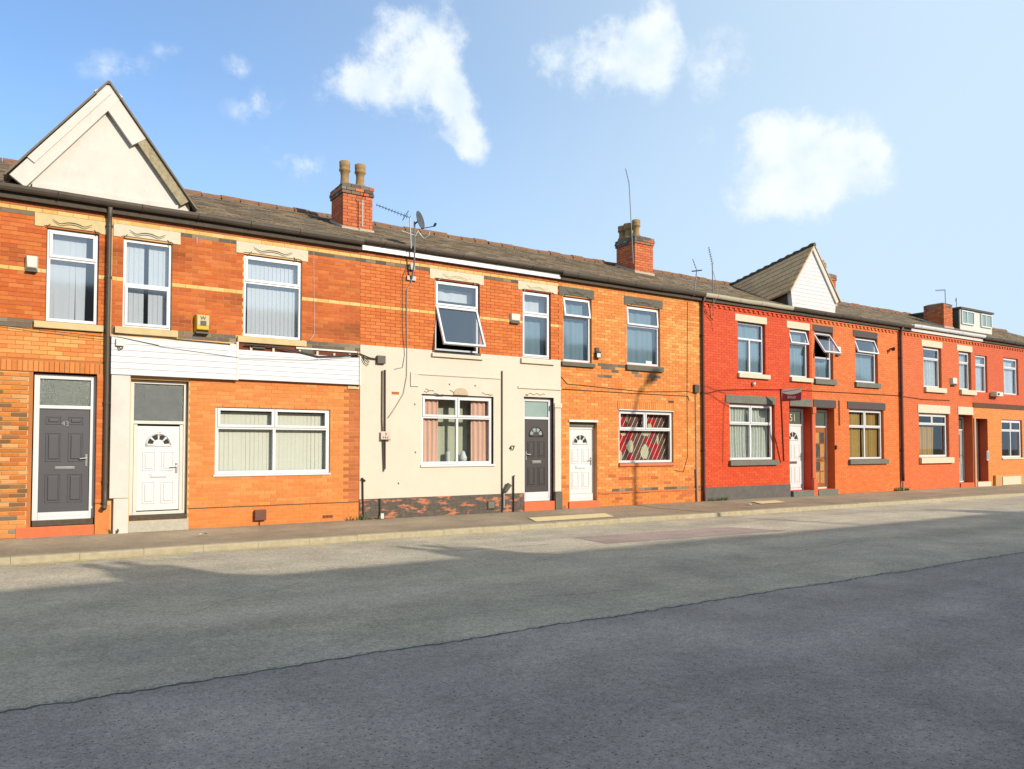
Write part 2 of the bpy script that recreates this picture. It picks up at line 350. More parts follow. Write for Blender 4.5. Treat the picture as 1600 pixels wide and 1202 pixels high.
def roof(h, x0, x1, single=0):
    b = MB(); yb = 7.35
    b.slab((x0, -.15, EAVE - .03), (x1, -.15, EAVE - .03), (x1, RIDGE_Y, zr(RIDGE_Y) - .03), (x0, RIDGE_Y, zr(RIDGE_Y) - .03), .07, SL[2])
    b.slab((x0, RIDGE_Y, zr(RIDGE_Y) - .03), (x1, RIDGE_Y, zr(RIDGE_Y) - .03), (x1, yb, EAVE), (x0, yb, EAVE), .07, SL[2])
    rf = b.build('roof', M_SLATE, h)
    # slates laid in staggered courses, each tail lifted over the one below
    n = 19; g = (RIDGE_Y + .15) / n; wS = .31; mb = MB(); cnt = 0
    ang = math.atan(TAN)
    for j in range(n):
        ya = -.15 + j * g - .015
        k = 0; x = x0 - (wS / 2 if j % 2 else 0)
        while x < x1:
            a, c = max(x0, x) + .004, min(x1, x + wS) - .004; x += wS
            if c - a < .05: continue
            col = shade(R.choice(SL), R.uniform(.8, 1.2)); yb_ = ya + g * 1.12; lift = .022 + R.uniform(0, .008); dz = R.uniform(-.004, .004)
            z0_, z1_ = zr(ya) + lift - .02, zr(yb_) - .012
            if cnt < single and j < n:
                key = SL.index(R.choice(SL)); ob = bpy.data.objects.new('slate', pool_mesh(key, M_SLATE, SL[key], 'slate')); COL.objects.link(ob)
                ob.scale = (c - a, g * 1.16, .010); ob.rotation_euler = (math.atan2(z1_ - z0_, yb_ - ya), 0, 0)
                place(ob, Vector(((a + c) / 2, (ya + yb_) / 2, (z0_ + z1_) / 2 + .002)), rf); cnt += 1
            else:
                mb.add([(a, ya, z0_ - .01), (c, ya, z0_ - .01), (c, ya, z0_ + dz * .3), (a, ya, z0_ + dz * .3), (c, yb_, z1_), (a, yb_, z1_)], [(0, 1, 2, 3), (3, 2, 4, 5)], col)
    if mb.v: mb.build('slate_courses', M_SLATE, rf, kind='stuff')
    x = x0; i = 0
    while x < x1 - .05:
        e = min(x + .45, x1); zt = zr(RIDGE_Y) + R.uniform(-.012, .02)
        t = MB(); arc = [(math.cos(a) * .13, math.sin(a) * .11) for a in [math.pi * k / 6 for k in range(7)]]
        vs = [(x + .006, RIDGE_Y + p, zt + q - .03) for p, q in arc] + [(e - .006, RIDGE_Y + p, zt + q - .03 + R.uniform(-.01, .01)) for p, q in arc]
        t.add(vs, [(k, k + 1, k + 8, k + 7) for k in range(6)] + [(0, 6, 5, 4, 3, 2, 1)[::-1], tuple(range(7, 14))])
        t.box(x + .02, e - .02, RIDGE_Y - .15, RIDGE_Y - .08, zt - .08, zt - .015 + R.uniform(-.01, .02))
        t.build('ridge_tile', M_RIDGE, rf); x = e
    return rf
def gutter(h, x0, x1, mg, mf, zt=6.15, zb=6.03, fz=5.93, fm2=None):
    b = MB(); n = 7; prof = [(-.17 - .062 * math.cos(math.pi * k / n), zt - .0 - (zt - zb) * math.sin(math.pi * k / n)) for k in range(n + 1)]
    inner = [(-.17 - .052 * math.cos(math.pi * k / n), zt - (zt - zb - .01) * math.sin(math.pi * k / n)) for k in range(n + 1)]
    vs = []; sags = [x0 + (x1 - x0) * i / 6 for i in range(7)]
    for i, x in enumerate(sags):
        s_ = R.uniform(-.008, .008) if 0 < i < 6 else 0
        vs += [(x, y, z + s_) for y, z in prof] + [(x, y, z + s_) for y, z in inner]
    m2 = 2 * (n + 1); fs = []
    for i in range(6):
        o = i * m2
        for k in range(n):
            fs.append((o + k, o + m2 + k, o + m2 + k + 1, o + k + 1)); fs.append((o + n + 1 + k + 1, o + m2 + n + 1 + k + 1, o + m2 + n + 1 + k, o + n + 1 + k))
        fs.append((o, o + n + 1, o + m2 + n + 1, o + m2)); fs.append((o + n, o + m2 + n, o + m2 + 2 * n + 1, o + 2 * n + 1))
    b.add(vs, fs)
    for x in [x0 + .5 + 1.0 * i for i in range(int((x1 - x0 - .3) / 1.0))]:
        b.tube([(x, y - .003 if y < -.17 else y, z - .005) for y, z in prof], .008, 5)
    g = b.build('gutter', mg, h)
    box('fascia_board', mf, h, x0 + .004, x1 - .004, -.105, -.075, fz, zt - .02, .004)
    box('soffit', fm2 or mf, h, x0 + .004, x1 - .004, -.074, -.001, fz + .012, fz + .03, 0)
    return g
def downpipe(h, x, y, z0, z1, m, r=.036, shoe=True, bands=(1.0, 3.0, 4.8), name='downpipe', top=True):
    pts = [(x, y, z0)] + [(x, y, z) for z in (z0 + .3, z1 - .3)] + ([(x, y, z1 - .12), (x, -.165, z1 + .05)] if top else [(x, y, z1)])
    if shoe: pts = [(x - .02, y - .10, z0 - .05)] + pts
    b = MB().tube(pts, r, 10)
    d = b.build(name, m, h, smooth=True)
    for z in bands:
        if z0 < z < z1: MB().tube([(x, y, z - .02), (x, y, z + .02)], r + .008, 10).box(x - .06, x + .06, y + .02, -.001, z - .015, z + .015).build('bracket', m, d)
    return d

# ------------------------------------------------------------------ windows
def pane(parent, x0, x1, z0, z1, y, m=None, rot=None):
    o = MB().box(x0, x1, y, y + .006, z0, z1).build('pane', m or M_GLASS, parent); return o
def rails(b, x0, x1, z0, z1, y0, y1, w):
    b.box(x0, x0 + w, y0, y1, z0, z1); b.box(x1 - w, x1, y0, y1, z0, z1); b.box(x0 + w, x1 - w, y0, y1, z0, z0 + w); b.box(x0 + w, x1 - w, y0, y1, z1 - w, z1)
def casement(win, x0, x1, z0, z1, y, ang, mf, mg, w=.05):
    b = MB(); rails(b, x0, x1, z0, z1, y - .018, y + .04, w)
    o = b.build('casement', mf, win, bevel=.004)
    p = pane(o, x0 + w, x1 - w, z0 + w, z1 - w, y + .012, mg)
    if ang:                                      # top hung: turn about the top edge
        rot = Matrix.Rotation(rad(ang), 4, 'X'); piv = Vector(((x0 + x1) / 2, y - .018, z1))
        loc = piv + rot @ (WO[o] - piv); o.rotation_euler = (rad(ang), 0, 0); o.location = loc - WO[win]
    return o
def folds(name, parent, x0, x1, z0, z1, y, m, nf=7, amp=.03, gather=0, side=0):
    n = nf * 8; vs = []; rows = 6
    for j in range(rows + 1):
        t = j / rows; z = z1 + (z0 - z1) * t
        for i in range(n + 1):
            s_ = i / n; x = x0 + (x1 - x0) * s_
            if side > 0: x = x0 + (x - x0) * (1 - gather * math.sin(t * math.pi * .9))
            if side < 0: x = x1 + (x - x1) * (1 - gather * math.sin(t * math.pi * .9))
            vs.append((x, y + amp * math.sin(s_ * nf * 2 * math.pi + .7 * math.sin(3 * t + s_ * 5)) + .01 * math.sin(s_ * 23), z))
    fs = [(j * (n + 1) + i, (j + 1) * (n + 1) + i, (j + 1) * (n + 1) + i + 1, j * (n + 1) + i + 1) for j in range(rows) for i in range(n)]
    return MB().add(vs, fs).build(name, m, parent, smooth=True)
def vblind(parent, x0, x1, z0, z1, y, m, ang=25, gap=None, mess=0, ws=.085):
    b = MB(); x = x0; i = 0
    while x < x1 - .02:
        a = rad(ang + R.uniform(-4, 4) + mess * R.uniform(-30, 30)); e = min(x + ws, x1); c = (x + e) / 2; hw = (e - x) / 2 * 1.06
        dx, dy = hw * math.cos(a), hw * math.sin(a); sw = mess * R.uniform(-.05, .05)
        if not (gap and gap[0] < c < gap[1]):
            b.add([(c - dx + sw, y - dy, z0), (c + dx + sw, y + dy, z0), (c + dx, y + dy, z1), (c - dx, y - dy, z1)], [(0, 1, 2, 3)])
        x = e; i += 1
    return b.build('vertical_blind', m, parent)
def window(h, x0, x1, z0, z1, zt=None, y=.06, cols=1, tcols=None, mf=None, mg=None, top=True, atop=0, alow=0, low=False, F=.055, inside=None, tsplit=None, lsplit=None, name='window', label=None, nowind=False):
    """upvc window: outer frame, transom at zt, mullions, casements and panes"""
    mf = mf or M_UPVC; mg = mg or M_GLASS; tcols = tcols or cols
    b = MB(); rails(b, x0, x1, z0, z1, y, y + .07, F)
    if zt: b.box(x0 + F, x1 - F, y, y + .07, zt - .03, zt + .03)
    xs = [x0 + F + (x1 - x0 - 2 * F) * i / cols for i in range(cols + 1)]
    if lsplit: xs = [x0 + F, lsplit, x1 - F]
    zl = (zt - .03) if zt else z1 - F
    for q in xs[1:-1]: b.box(q - .03, q + .03, y, y + .07, z0 + F, zl)
    ts = []
    if zt:
        ts = [x0 + F + (x1 - x0 - 2 * F) * i / tcols for i in range(tcols + 1)]
        if tsplit: ts = [x0 + F, tsplit, x1 - F]
        for q in ts[1:-1]: b.box(q - .03, q + .03, y, y + .07, zt + .03, z1 - F)
    win = b.build(name, mf, h, bevel=.004)
    if label: win['label'] = label
    def spans(L):
        return [(L[i] + (0 if i == 0 else .03), L[i + 1] - (0 if i == len(L) - 2 else .03)) for i in range(len(L) - 1)]
    for a, c in spans(xs):
        if low: casement(win, a - .02, c + .02, z0 + F - .02, zl + .02, y, alow, mf, mg)
        else: pane(win, a, c, z0 + F, zl, y + .03, mg)
    for a, c in (spans(ts) if zt else ()):
        if top: casement(win, a - .02, c + .02, zt + .01, z1 - F + .02, y, atop, mf, mg)
        else: pane(win, a, c, zt + .03, z1 - F, y + .03, mg)
    ins = inside or ()
    for k, kw in ins:
        if k == 'blind': vblind(win, x0 + F * .6, x1 - F * .6, z0 + F, z1 - .02 - kw.pop('drop', 0), y + .13, **kw)
        if k == 'curt': folds('curtain', win, **kw)
    if not nowind:
        MB().box(x0, x1, y + .071, .42, z0 - .02, z0 + .03).build('window_board', M_UPVC, win)
    return win
def sill(h, x0, x1, z0, z1, m, proud=.07, label=None):
    return MB().add([(x0, -proud, z0), (x1, -proud, z0), (x1, .05, z0), (x0, .05, z0), (x0, -proud, z1 - .02), (x1, -proud, z1 - .02), (x1, .058, z1), (x0, .058, z1)],
                    [(0, 1, 5, 4), (1, 2, 6, 5), (3, 0, 4, 7), (4, 5, 6, 7), (3, 2, 1, 0), (2, 3, 7, 6)]).build('sill', m, h, bevel=.006, label=label)
def lintel(h, x0, x1, z0, z1, m, proud=.022, carve=None, notch=0):
    pts = [(x0, z0), (x1, z0), (x1, z1), (x0, z1)]
    if notch: pts = [(x0, z0), (x0 + notch, z0), (x0 + notch + .05, z0 + .03), (x1 - notch - .05, z0 + .03), (x1 - notch, z0), (x1, z0), (x1, z1), (x0, z1)]
    l = MB().prism(pts, -proud, .055).build('lintel', m, h, bevel=.006)
    if carve:
        c = (x0 + x1) / 2; wd = (x1 - x0) * .27; zc = (z0 + z1) / 2 - .005; b = MB()
        for s_, r_ in ((0, .009), (.035, .007)):
            pts = []
            for i in range(25):
                t = i / 24 * 2 - 1
                pts.append((c + t * wd * (1 - s_), -proud - .002, zc - s_ + .026 * math.cos(t * math.pi * 2) * (1 - .3 * abs(t)) - .012 * math.cos(t * 9)))
            b.tube(pts, [r_ * (.4 + .6 * math.sin(math.pi * (i + .5) / 25)) for i in range(25)], 5)
        for sg in (-1, 1):
            b.tube([(c + sg * (wd + .03 + .012 * k), -proud - .002, z0 + .06 - .012 * k - .004 * (k % 2)) for k in range(7)], .007, 5)
        b.build('carving', carve, l)
    return l

# ------------------------------------------------------------------ doors
def panel(door, x0, x1, z0, z1, y, m):
    b = MB(); w = .018
    b.box(x0, x0 + w, y - .010, y + .002, z0, z1); b.box(x1 - w, x1, y - .010, y + .002, z0, z1)
    b.box(x0 + w, x1 - w, y - .010, y + .002, z0, z0 + w); b.box(x0 + w, x1 - w, y - .010, y + .002, z1 - w, z1)
    i0, i1, j0, j1 = x0 + .035, x1 - .035, z0 + .035, z1 - .035; e = .016
    b.add([(i0, y + .001, j0), (i1, y + .001, j0), (i1, y + .001, j1), (i0, y + .001, j1), (i0 + e, y - .011, j0 + e), (i1 - e, y - .011, j0 + e), (i1 - e, y - .011, j1 - e), (i0 + e, y - .011, j1 - e)],
          [(0, 1, 5, 4), (1, 2, 6, 5), (2, 3, 7, 6), (3, 0, 4, 7), (4, 5, 6, 7)])
    b.build('panel', m, door, bevel=.003)
def fan_glass(door, cx, zb, r, y, m, mg, n=4, ri=.10, thin=.012):
    b = MB(); arc = [(cx + (r + .022) * math.cos(a), zb + (r + .022) * math.sin(a)) for a in [math.pi * k / 16 for k in range(17)]]
    b.tube([(x, y - .006, z) for x, z in arc], .014, 6); b.tube([(cx - r - .035, y - .006, zb - .02), (cx + r + .035, y - .006, zb - .02)], .014, 6)
    b.build('fan_moulding', m, door, smooth=True)
    for i in range(n):
        a0, a1 = math.pi * i / n + thin / r * 1.8, math.pi * (i + 1) / n - thin / r * 1.8
        pts = [(cx + ri * math.cos(a1 - (a1 - a0) * k / 5), zb + ri * math.sin(a1 - (a1 - a0) * k / 5)) for k in range(6)] + [(cx + r * math.cos(a0 + (a1 - a0) * k / 6), zb + r * math.sin(a0 + (a1 - a0) * k / 6)) for k in range(7)]
        MB().prism(pts, y - .004, y + .004).build('fan_pane', mg, door)
def door(h, x0, x1, z0, z1, y, m, style, handle='right', mh=None, knobm=None, label=None):
    b = MB().box(x0, x1, y, y + .045, z0, z1); d = b.build('door', m, h, bevel=.003)
    if label: d['label'] = label
    wd, ht = x1 - x0, z1 - z0; ix = .13 * wd; mid = .07 * wd
    xa, xb, xc, xd = x0 + ix, x0 + wd / 2 - mid / 1, x0 + wd / 2 + mid / 1, x1 - ix
    if style == 'six':
        for a, c in ((xa, xb), (xc, xd)):
            panel(d, a, c, z0 + .85 * ht, z0 + .93 * ht, y, m); panel(d, a, c, z0 + .49 * ht, z0 + .77 * ht, y, m); panel(d, a, c, z0 + .09 * ht, z0 + .37 * ht, y, m)
        lb = (.41, .44)
    elif style == 'fan':
        fan_glass(d, x0 + wd / 2, z0 + .78 * ht, .26 * wd, y, m, M_INK if m is M_DOORW else M_OBSCL)
        for a, c in ((xa, xb), (xc, xd)):
            panel(d, a, c, z0 + .47 * ht, z0 + .70 * ht, y, m); panel(d, a, c, z0 + .08 * ht, z0 + .34 * ht, y, m)
        lb = (.39, .43)
    elif style == 'glazed':
        for q in range(3):
            a = x0 + .1 * wd + q * .28 * wd; c = a + .24 * wd
            for (u, v) in ((.74, .92), (.50, .72), (.27, .42), (.06, .25)):
                MB().box(a, c, y - .004, y + .003, z0 + u * ht, z0 + v * ht).build('pane', M_DOORWOODL if (q + int(u * 10)) % 3 else M_OBSCD, d)
                r_ = MB(); rails(r_, a - .012, c + .012, z0 + u * ht - .012, z0 + v * ht + .012, y - .010, y + .001, .012); r_.build('glazing_bead', m, d)
        lb = (.44, .48)
    elif style == 'slim':
        MB().box(x0 + .25 * wd, x1 - .25 * wd, y - .006, y + .003, z0 + .45 * ht, z0 + .92 * ht).build('pane', M_OBSC, d)
        panel(d, xa, xd, z0 + .06 * ht, z0 + .34 * ht, y, m); lb = (.38, .41)
    lp = MB(); lx0, lx1 = x0 + wd * .31, x1 - wd * .29
    lp.box(lx0, lx1, y - .014, y + .001, z0 + lb[0] * ht, z0 + lb[1] * ht); lp.box(lx0 + .02, lx1 - .02, y - .022, y - .0145, z0 + lb[0] * ht + .01, z0 + lb[1] * ht - .01)
    lp.build('letterbox', mh or M_METAL, d, bevel=.003)
    hx = x1 - .05 if handle == 'right' else x0 + .05; sg = -1 if handle == 'right' else 1
    hb = MB(); hb.box(hx - .018, hx + .018, y - .012, y + .001, z0 + .44 * ht, z0 + .56 * ht); hb.tube([(hx, y - .012, z0 + .52 * ht), (hx, y - .05, z0 + .52 * ht), (hx + sg * .11, y - .052, z0 + .515 * ht)], .010, 8)
    hb.build('handle', knobm or M_METAL, d, bevel=.001)
    return d
def doorframe(h, x0, x1, z0, z1, zt, y, m, F=.06, fan=None, sillm=None):
    b = MB(); yb = y + .09
    b.box(x0, x0 + F, y, yb, z0, z1); b.box(x1 - F, x1, y, yb, z0, z1); b.box(x0 + F, x1 - F, y, yb, z1 - F, z1)
    if zt: b.box(x0 + F, x1 - F, y, yb, zt - .03, zt + .03)
    b.box(x0 + F, x1 - F, y - .01, yb, z0, z0 + .06)
    f = b.build('door_frame', m, h, bevel=.004)
    if zt and fan: MB().box(x0 + F, x1 - F, y + .035, y + .045, zt + .03, z1 - F).build('fanlight', fan, f)
    return f

# ================================================================== GROUND
def ground_mat(name, base, var, bump, bscale, speck, tint):
    m = bpy.data.materials.new(name); m.use_nodes = True; t = m.node_tree; nd = t.nodes; b = nd['Principled BSDF']; b.inputs['Roughness'].default_value = .9; b.inputs['Specular IOR Level'].default_value = .25
    g = nd.new('ShaderNodeNewGeometry')
    def noise(sc_, det=6, ro=.6):
        n = nd.new('ShaderNodeTexNoise'); n.inputs['Scale'].default_value = sc_; n.inputs['Detail'].default_value = det; n.inputs['Roughness'].default_value = ro; t.links.new(g.outputs['Position'], n.inputs['Vector']); return n.outputs[0]
    def rng(v, a, b_, c, d):
        r_ = nd.new('ShaderNodeMapRange'); r_.inputs[1].default_value = a; r_.inputs[2].default_value = b_; r_.inputs[3].default_value = c; r_.inputs[4].default_value = d; t.links.new(v, r_.inputs[0]); return r_.outputs[0]
    big = noise(.45, 5, .6); fine = noise(bscale, 3, .7); mid = noise(9, 4)
    vo = nd.new('ShaderNodeTexVoronoi'); vo.inputs['Scale'].default_value = bscale * .9; t.links.new(g.outputs['Position'], vo.inputs['Vector'])
    mixc = nd.new('ShaderNodeMix'); mixc.data_type = 'RGBA'; t.links.new(rng(big, .35, .65, 0, 1), mixc.inputs['Factor']); mixc.inputs['A'].default_value = (*base, 1); mixc.inputs['B'].default_value = (*tint, 1)
    s1 = nd.new('ShaderNodeVectorMath'); s1.operation = 'SCALE'; t.links.new(mixc.outputs['Result'], s1.inputs[0]); mm = nd.new('ShaderNodeMath'); mm.operation = 'MULTIPLY'; t.links.new(rng(fine, .3, .7, 1 - var, 1 + var), mm.inputs[0]); t.links.new(rng(noise(bscale * .35, 3, .65), .32, .68, 1 - var * .7, 1 + var * .7), mm.inputs[1]); t.links.new(mm.outputs[0], s1.inputs['Scale'])
    s2 = nd.new('ShaderNodeVectorMath'); s2.operation = 'SCALE'; t.links.new(s1.outputs[0], s2.inputs[0]); mpx = nd.new('ShaderNodeMapping'); mpx.inputs['Scale'].default_value = (.05, .9, 1); t.links.new(g.outputs['Position'], mpx.inputs[0]); nx = nd.new('ShaderNodeTexNoise'); nx.inputs['Scale'].default_value = 1; nx.inputs['Detail'].default_value = 5; t.links.new(mpx.outputs[0], nx.inputs['Vector'])
    m2_ = nd.new('ShaderNodeMath'); m2_.operation = 'MULTIPLY'; t.links.new(rng(mid, .3, .7, .93, 1.07), m2_.inputs[0]); t.links.new(rng(nx.outputs[0], .3, .7, .84, 1.14), m2_.inputs[1]); m3_ = nd.new('ShaderNodeMath'); m3_.operation = 'MULTIPLY'; t.links.new(m2_.outputs[0], m3_.inputs[0]); t.links.new(rng(noise(1.1, 6, .62), .34, .66, .86, 1.13), m3_.inputs[1]); t.links.new(m3_.outputs[0], s2.inputs['Scale'])
    # dark pits and pale chips between the stones
    s3 = nd.new('ShaderNodeMix'); s3.data_type = 'RGBA'; t.links.new(rng(noise(bscale * .62, 2, .5), .61, .69, 0, speck), s3.inputs['Factor']); t.links.new(s2.outputs[0], s3.inputs['A']); s3.inputs['B'].default_value = (.05, .047, .045, 1)
    s4 = nd.new('ShaderNodeMix'); s4.data_type = 'RGBA'; t.links.new(rng(vo.outputs['Distance'], .0, .10, .35, 0), s4.inputs['Factor']); t.links.new(s3.outputs['Result'], s4.inputs['A']); s4.inputs['B'].default_value = (.5, .48, .44, 1)
    t.links.new(s4.outputs['Result'], b.inputs['Base Color'])
    ad = nd.new('ShaderNodeMath'); ad.operation = 'ADD'; t.links.new(fine, ad.inputs[0]); t.links.new(noise(bscale * .42, 3, .6), ad.inputs[1])
    bp = nd.new('ShaderNodeBump'); bp.inputs['Strength'].default_value = bump; bp.inputs['Distance'].default_value = .02; t.links.new(ad.outputs[0], bp.inputs['Height']); t.links.new(bp.outputs[0], b.inputs['Normal'])
    MATS[name] = m; return m
M_ROAD = ground_mat('asphalt_new', (.51, .45, .335), .34, .9, 95, .45, (.415, .375, .295))
M_ROADO = ground_mat('asphalt_old', (.37, .32, .275), .26, .8, 75, .85, (.29, .255, .225))
M_PAVE = ground_mat('pavement_tarmac', (.25, .195, .135), .2, .5, 90, .3, (.31, .25, .175))
M_PATCH = ground_mat('patch_red', (.30, .22, .19), .2, .5, 80, .3, (.32, .25, .22))
M_EARTH = ground_mat('earth', (.16, .15, .11), .2, .5, 4, .2, (.12, .13, .08))
ZR = -.195                                        # road level beside the kerb
def kerb_y(x): return -2.02 - .0165 * x
XA, XB = -40, 90
MB().quad((-900, -900, -.30), (900, -900, -.30), (900, 900, -.30), (-900, 900, -.30)).build('ground', M_EARTH, kind='structure')
MB().quad((XA, -17.2, ZR - .016), (XB, -17.2, ZR - .016), (XB, kerb_y(XB) , ZR - .016), (XA, kerb_y(XA), ZR - .016)).build('road', M_ROADO, kind='structure')
# the newer asphalt of the far lane: one layer thicker, with a broken edge
b = MB(); xs = []; x = XA
while x < XB:
    xs.append(x); x += .05 if -3 < x < 24 else .8
xs.append(XB); vs = []
rr = random.Random(3); wv = 0
for x in xs:
    wv = wv * .9 + rr.uniform(-.012, .012)
    ye = -9.68 + wv + rr.uniform(-.018, .018)
    vs += [(x, ye - .025, ZR - .017), (x, ye, ZR + rr.uniform(-.004, .002)), (x, ye + .10, ZR), (x, kerb_y(x), ZR)]
fs = []
for i in range(len(xs) - 1):
    for k in range(3): fs.append((i * 4 + k, i * 4 + 4 + k, i * 4 + 5 + k, i * 4 + 1 + k))
b.add(vs, fs).build('road_surface', M_ROAD, kind='structure')
b = MB(); rr = random.Random(3); wv = 0
seam = []
for x in xs:
    wv = wv * .9 + rr.uniform(-.012, .012); ye = -9.68 + wv + rr.uniform(-.018, .018); rr.uniform(0, 1)
    wd_ = R.uniform(.004, .03); seam += [(x, ye - .026 - wd_, ZR - .0125), (x, ye - .02, ZR - .0125)]
b.add(seam, [(i * 2, i * 2 + 2, i * 2 + 3, i * 2 + 1) for i in range(len(xs) - 1)]).build('road_seam', mat('dark_seam', (.10, .10, .095), .85, .4, 12, .5, 60), kind='structure')  # narrow dark strip along the broken edge of the newer asphalt
b = MB(); M_CRACK = mat('crack', (.05, .048, .045), .95, .3, 20, 0)
for (cx, cy, L_, a0) in [(1.5, -7.2, 2.2, .2), (5.2, -8.4, 1.6, -.3), (6.0, -6.0, 1.8, .1), (11.0, -7.6, 2.4, .05)]:
    x, y, a = cx, cy, a0; zz = ZR + .0035 if cy > -9.6 else ZR - .0125
    for k in range(int(L_ / .07)):
        a += rr.uniform(-.35, .35); a += (a0 - a) * .15; nx_, ny_ = x + .07 * math.cos(a), y + .07 * math.sin(a); w1_ = rr.uniform(.002, .006)
        b.quad((x, y - w1_, zz), (nx_, ny_ - w1_, zz), (nx_, ny_ + w1_, zz), (x, y + w1_, zz)); x, y = nx_, ny_
b.build('road_crack', M_CRACK, kind='structure')
pv = MB().quad((XA, kerb_y(XA) + .13, -.10), (XB, kerb_y(XB) + .13, -.10), (XB, .05, .0), (XA, .05, .0)).build('pavement', M_PAVE, kind='structure')
kb = MB()
kerb = empty('kerb', (0, kerb_y(0), -.3), kind='structure')
kme = None; far = MB()
for i in range(int(XA / .92), int(XB / .92)):
    x0 = i * .92; x1 = x0 + .915; ya, yb = kerb_y(x0), kerb_y(x1); dz = R.uniform(-.005, .005)
    tgt = MB() if -2 < x0 < 45 else far
    tgt.add([(x0, ya, -.3), (x1, yb, -.3), (x1, yb + .128, -.3), (x0, ya + .128, -.3), (x0, ya + .012, -.095 + dz), (x1, yb + .012, -.095 + dz), (x1, yb + .128, -.088 + dz), (x0, ya + .128, -.088 + dz), (x0, ya, -.108 + dz), (x1, yb, -.108 + dz)],
            [(0, 1, 9, 8), (8, 9, 5, 4), (4, 5, 6, 7), (1, 2, 6, 5, 9), (3, 0, 8, 4, 7), (2, 3, 7, 6)])
    if tgt is not far: tgt.build('kerb_stone', M_KERB, kerb)
far.build('kerb_stones', M_KERB, kerb, kind='stuff')
b = MB()
for i in range(-60, 160):
    x0, x1 = i * .25, i * .25 + .25
    if x1 > 14.5: break
    if R.random() < (.12 if x0 < 6 else .45): continue
    b.quad((x0, kerb_y(x0) - .20, ZR + .004), (x1, kerb_y(x1) - .20, ZR + .004), (x1, kerb_y(x1) - .13, ZR + .004), (x0, kerb_y(x0) - .13, ZR + .004))
b.build('yellow_line', M_YELLOW, kind='structure')
for (pts, nm, mm, z) in [([(9.3, -3.9), (13.4, -4.2), (13.9, -5.4), (9.2, -5.0)], 'road_patch', M_PATCH, ZR + .004), ([(6.6, -3.2), (8.4, -3.3), (8.3, -4.5), (6.4, -4.4)], 'road_patch', M_ROAD, ZR + .004)]:
    MB().add([(x, y, z) for x, y in pts], [(0, 1, 2, 3)]).build(nm, mm, kind='structure')
M_SLABC = mat('pale_concrete', C(205, 186, 140), .9, .1, 8, .3, 50)
def pavez(y, x=0): return -.10 * min(1, -y / 1.95)
for (x0, x1, y0, y1) in [(9.9, 12.4, -1.75, -1.15), (18.3, 19.6, -1.15, -.65)]:
    MB().quad((x0, y0, pavez(y0) + .006), (x1 - .2, y0, pavez(y0) + .006), (x1, y1, pavez(y1) + .006), (x0 + .2, y1, pavez(y1) + .006)).build('concrete_patch', M_SLABC, kind='structure')
box('opposite_pavement', M_PAVE, None, XA, XB, -19.6, -17.2, -.4, -.10, 0, kind='structure')
# litter
for (x, y, lab) in [(3.0, -.9, 'crumpled white paper scrap on the pavement below the house with white cladding'), (17.6, -1.3, 'small white scrap of litter near the pale pavement slab')]:
    b = MB(); n = 9
    vs = [(x + R.uniform(.05, .09) * math.cos(i * .7), y + R.uniform(.04, .07) * math.sin(i * .7), pavez(y) + .004 + R.uniform(0, .05)) for i in range(n)] + [(x, y, pavez(y) + .05)]
    b.add(vs, [(i, (i + 1) % n, n) for i in range(n)]).build('litter', M_WHITE, label=lab, category='litter', group='litter on the pavement')

# ================================================================== HOUSES
def brk(pal, jit=.12):
    def f(): return shade(R.choice(pal), R.uniform(1 - jit, 1 + jit))
    return f
ORA = brk([P(228, 122, 58), P(220, 112, 52), P(232, 130, 64), P(216, 108, 52), P(226, 118, 60), P(214, 108, 54)], .05)
ORB = brk([P(236, 132, 68), P(232, 126, 62), P(240, 138, 72), P(226, 120, 60)], .06)
LORA = brk([P(246, 154, 80), P(243, 148, 74), P(248, 160, 86), P(238, 142, 72)], .04)
PORA = brk([P(248, 148, 74), P(246, 142, 68)], .03)
CRM = brk([P(246, 206, 120), P(244, 198, 112), P(248, 212, 136)], .05)
GRY = brk([P(140, 122, 100), P(122, 112, 96), P(158, 142, 116), P(112, 100, 88)], .1)
RUS = brk([P(226, 138, 60), P(234, 146, 66), P(214, 120, 52), P(234, 148, 72), P(148, 104, 64), P(176, 120, 70), P(240, 172, 106)], .06)
YEL = brk([P(248, 180, 100), P(247, 170, 92)], .04)
BRN = brk([P(210, 118, 66), P(200, 112, 64), P(216, 124, 70)], .06)
SOOT = [(R.uniform(-.3, 7), R.uniform(3.9, 5.6), R.uniform(.3, .9), R.uniform(.08, .3)) for _ in range(26)]
def sootf(x, z):
    k = 1.0
    for (a, b_, c, d) in SOOT:
        q = ((x - a) / c) ** 2 + ((z - b_) / d) ** 2
        if q < 1: k *= 1 - .22 * (1 - q)
    return k
def cornice_cols(x, z, r, lowgrey=True):
    if r == 75: return CRM()
    if r >= 76: return BRN()  # courses below the soffit: its shade is put into the browner tone
    if r == 74: return GRY()
    if r == 61: return CRM()
    return None

# ---- number 43 --------------------------------------------------
X43 = (-3.9, 1.465)
h = empty('terraced_house', (-1.2, 0, 0), label='orange brick terraced house at the far left with a grey front door', category='house', group='terraced houses of the row')
H43 = h
op = [(.44, 1.27, 3.84, 5.53), (.28, 1.28, .17, 2.93), (-2.6, -1.5, 3.84, 5.53), (-3.3, -1.3, 1.1, 2.7)]
wl = wall_mesh(h, *X43, 5.95, op, wallmat('mortar_orange', P(206, 128, 70)))
cov = op + [(.25, 1.42, 5.53, 5.775), (.27, 1.36, 3.71, 3.84), (-.3 + .52, .28, 0, 2.9), (.1, 1.28, 0, .19), (-2.8, -1.3, 5.53, 5.775)]
def f43(x, z, r, k):
    c = cornice_cols(x, z, r)
    if c: return c
    if z > 3.85: return shade(ORA(), sootf(x, z))
    if z > 3.69: return GRY()
    if z > 3.12: return YEL() if R.random() < .5 else LORA()
    if 2.925 < z < 3.12: return None
    return LORA()
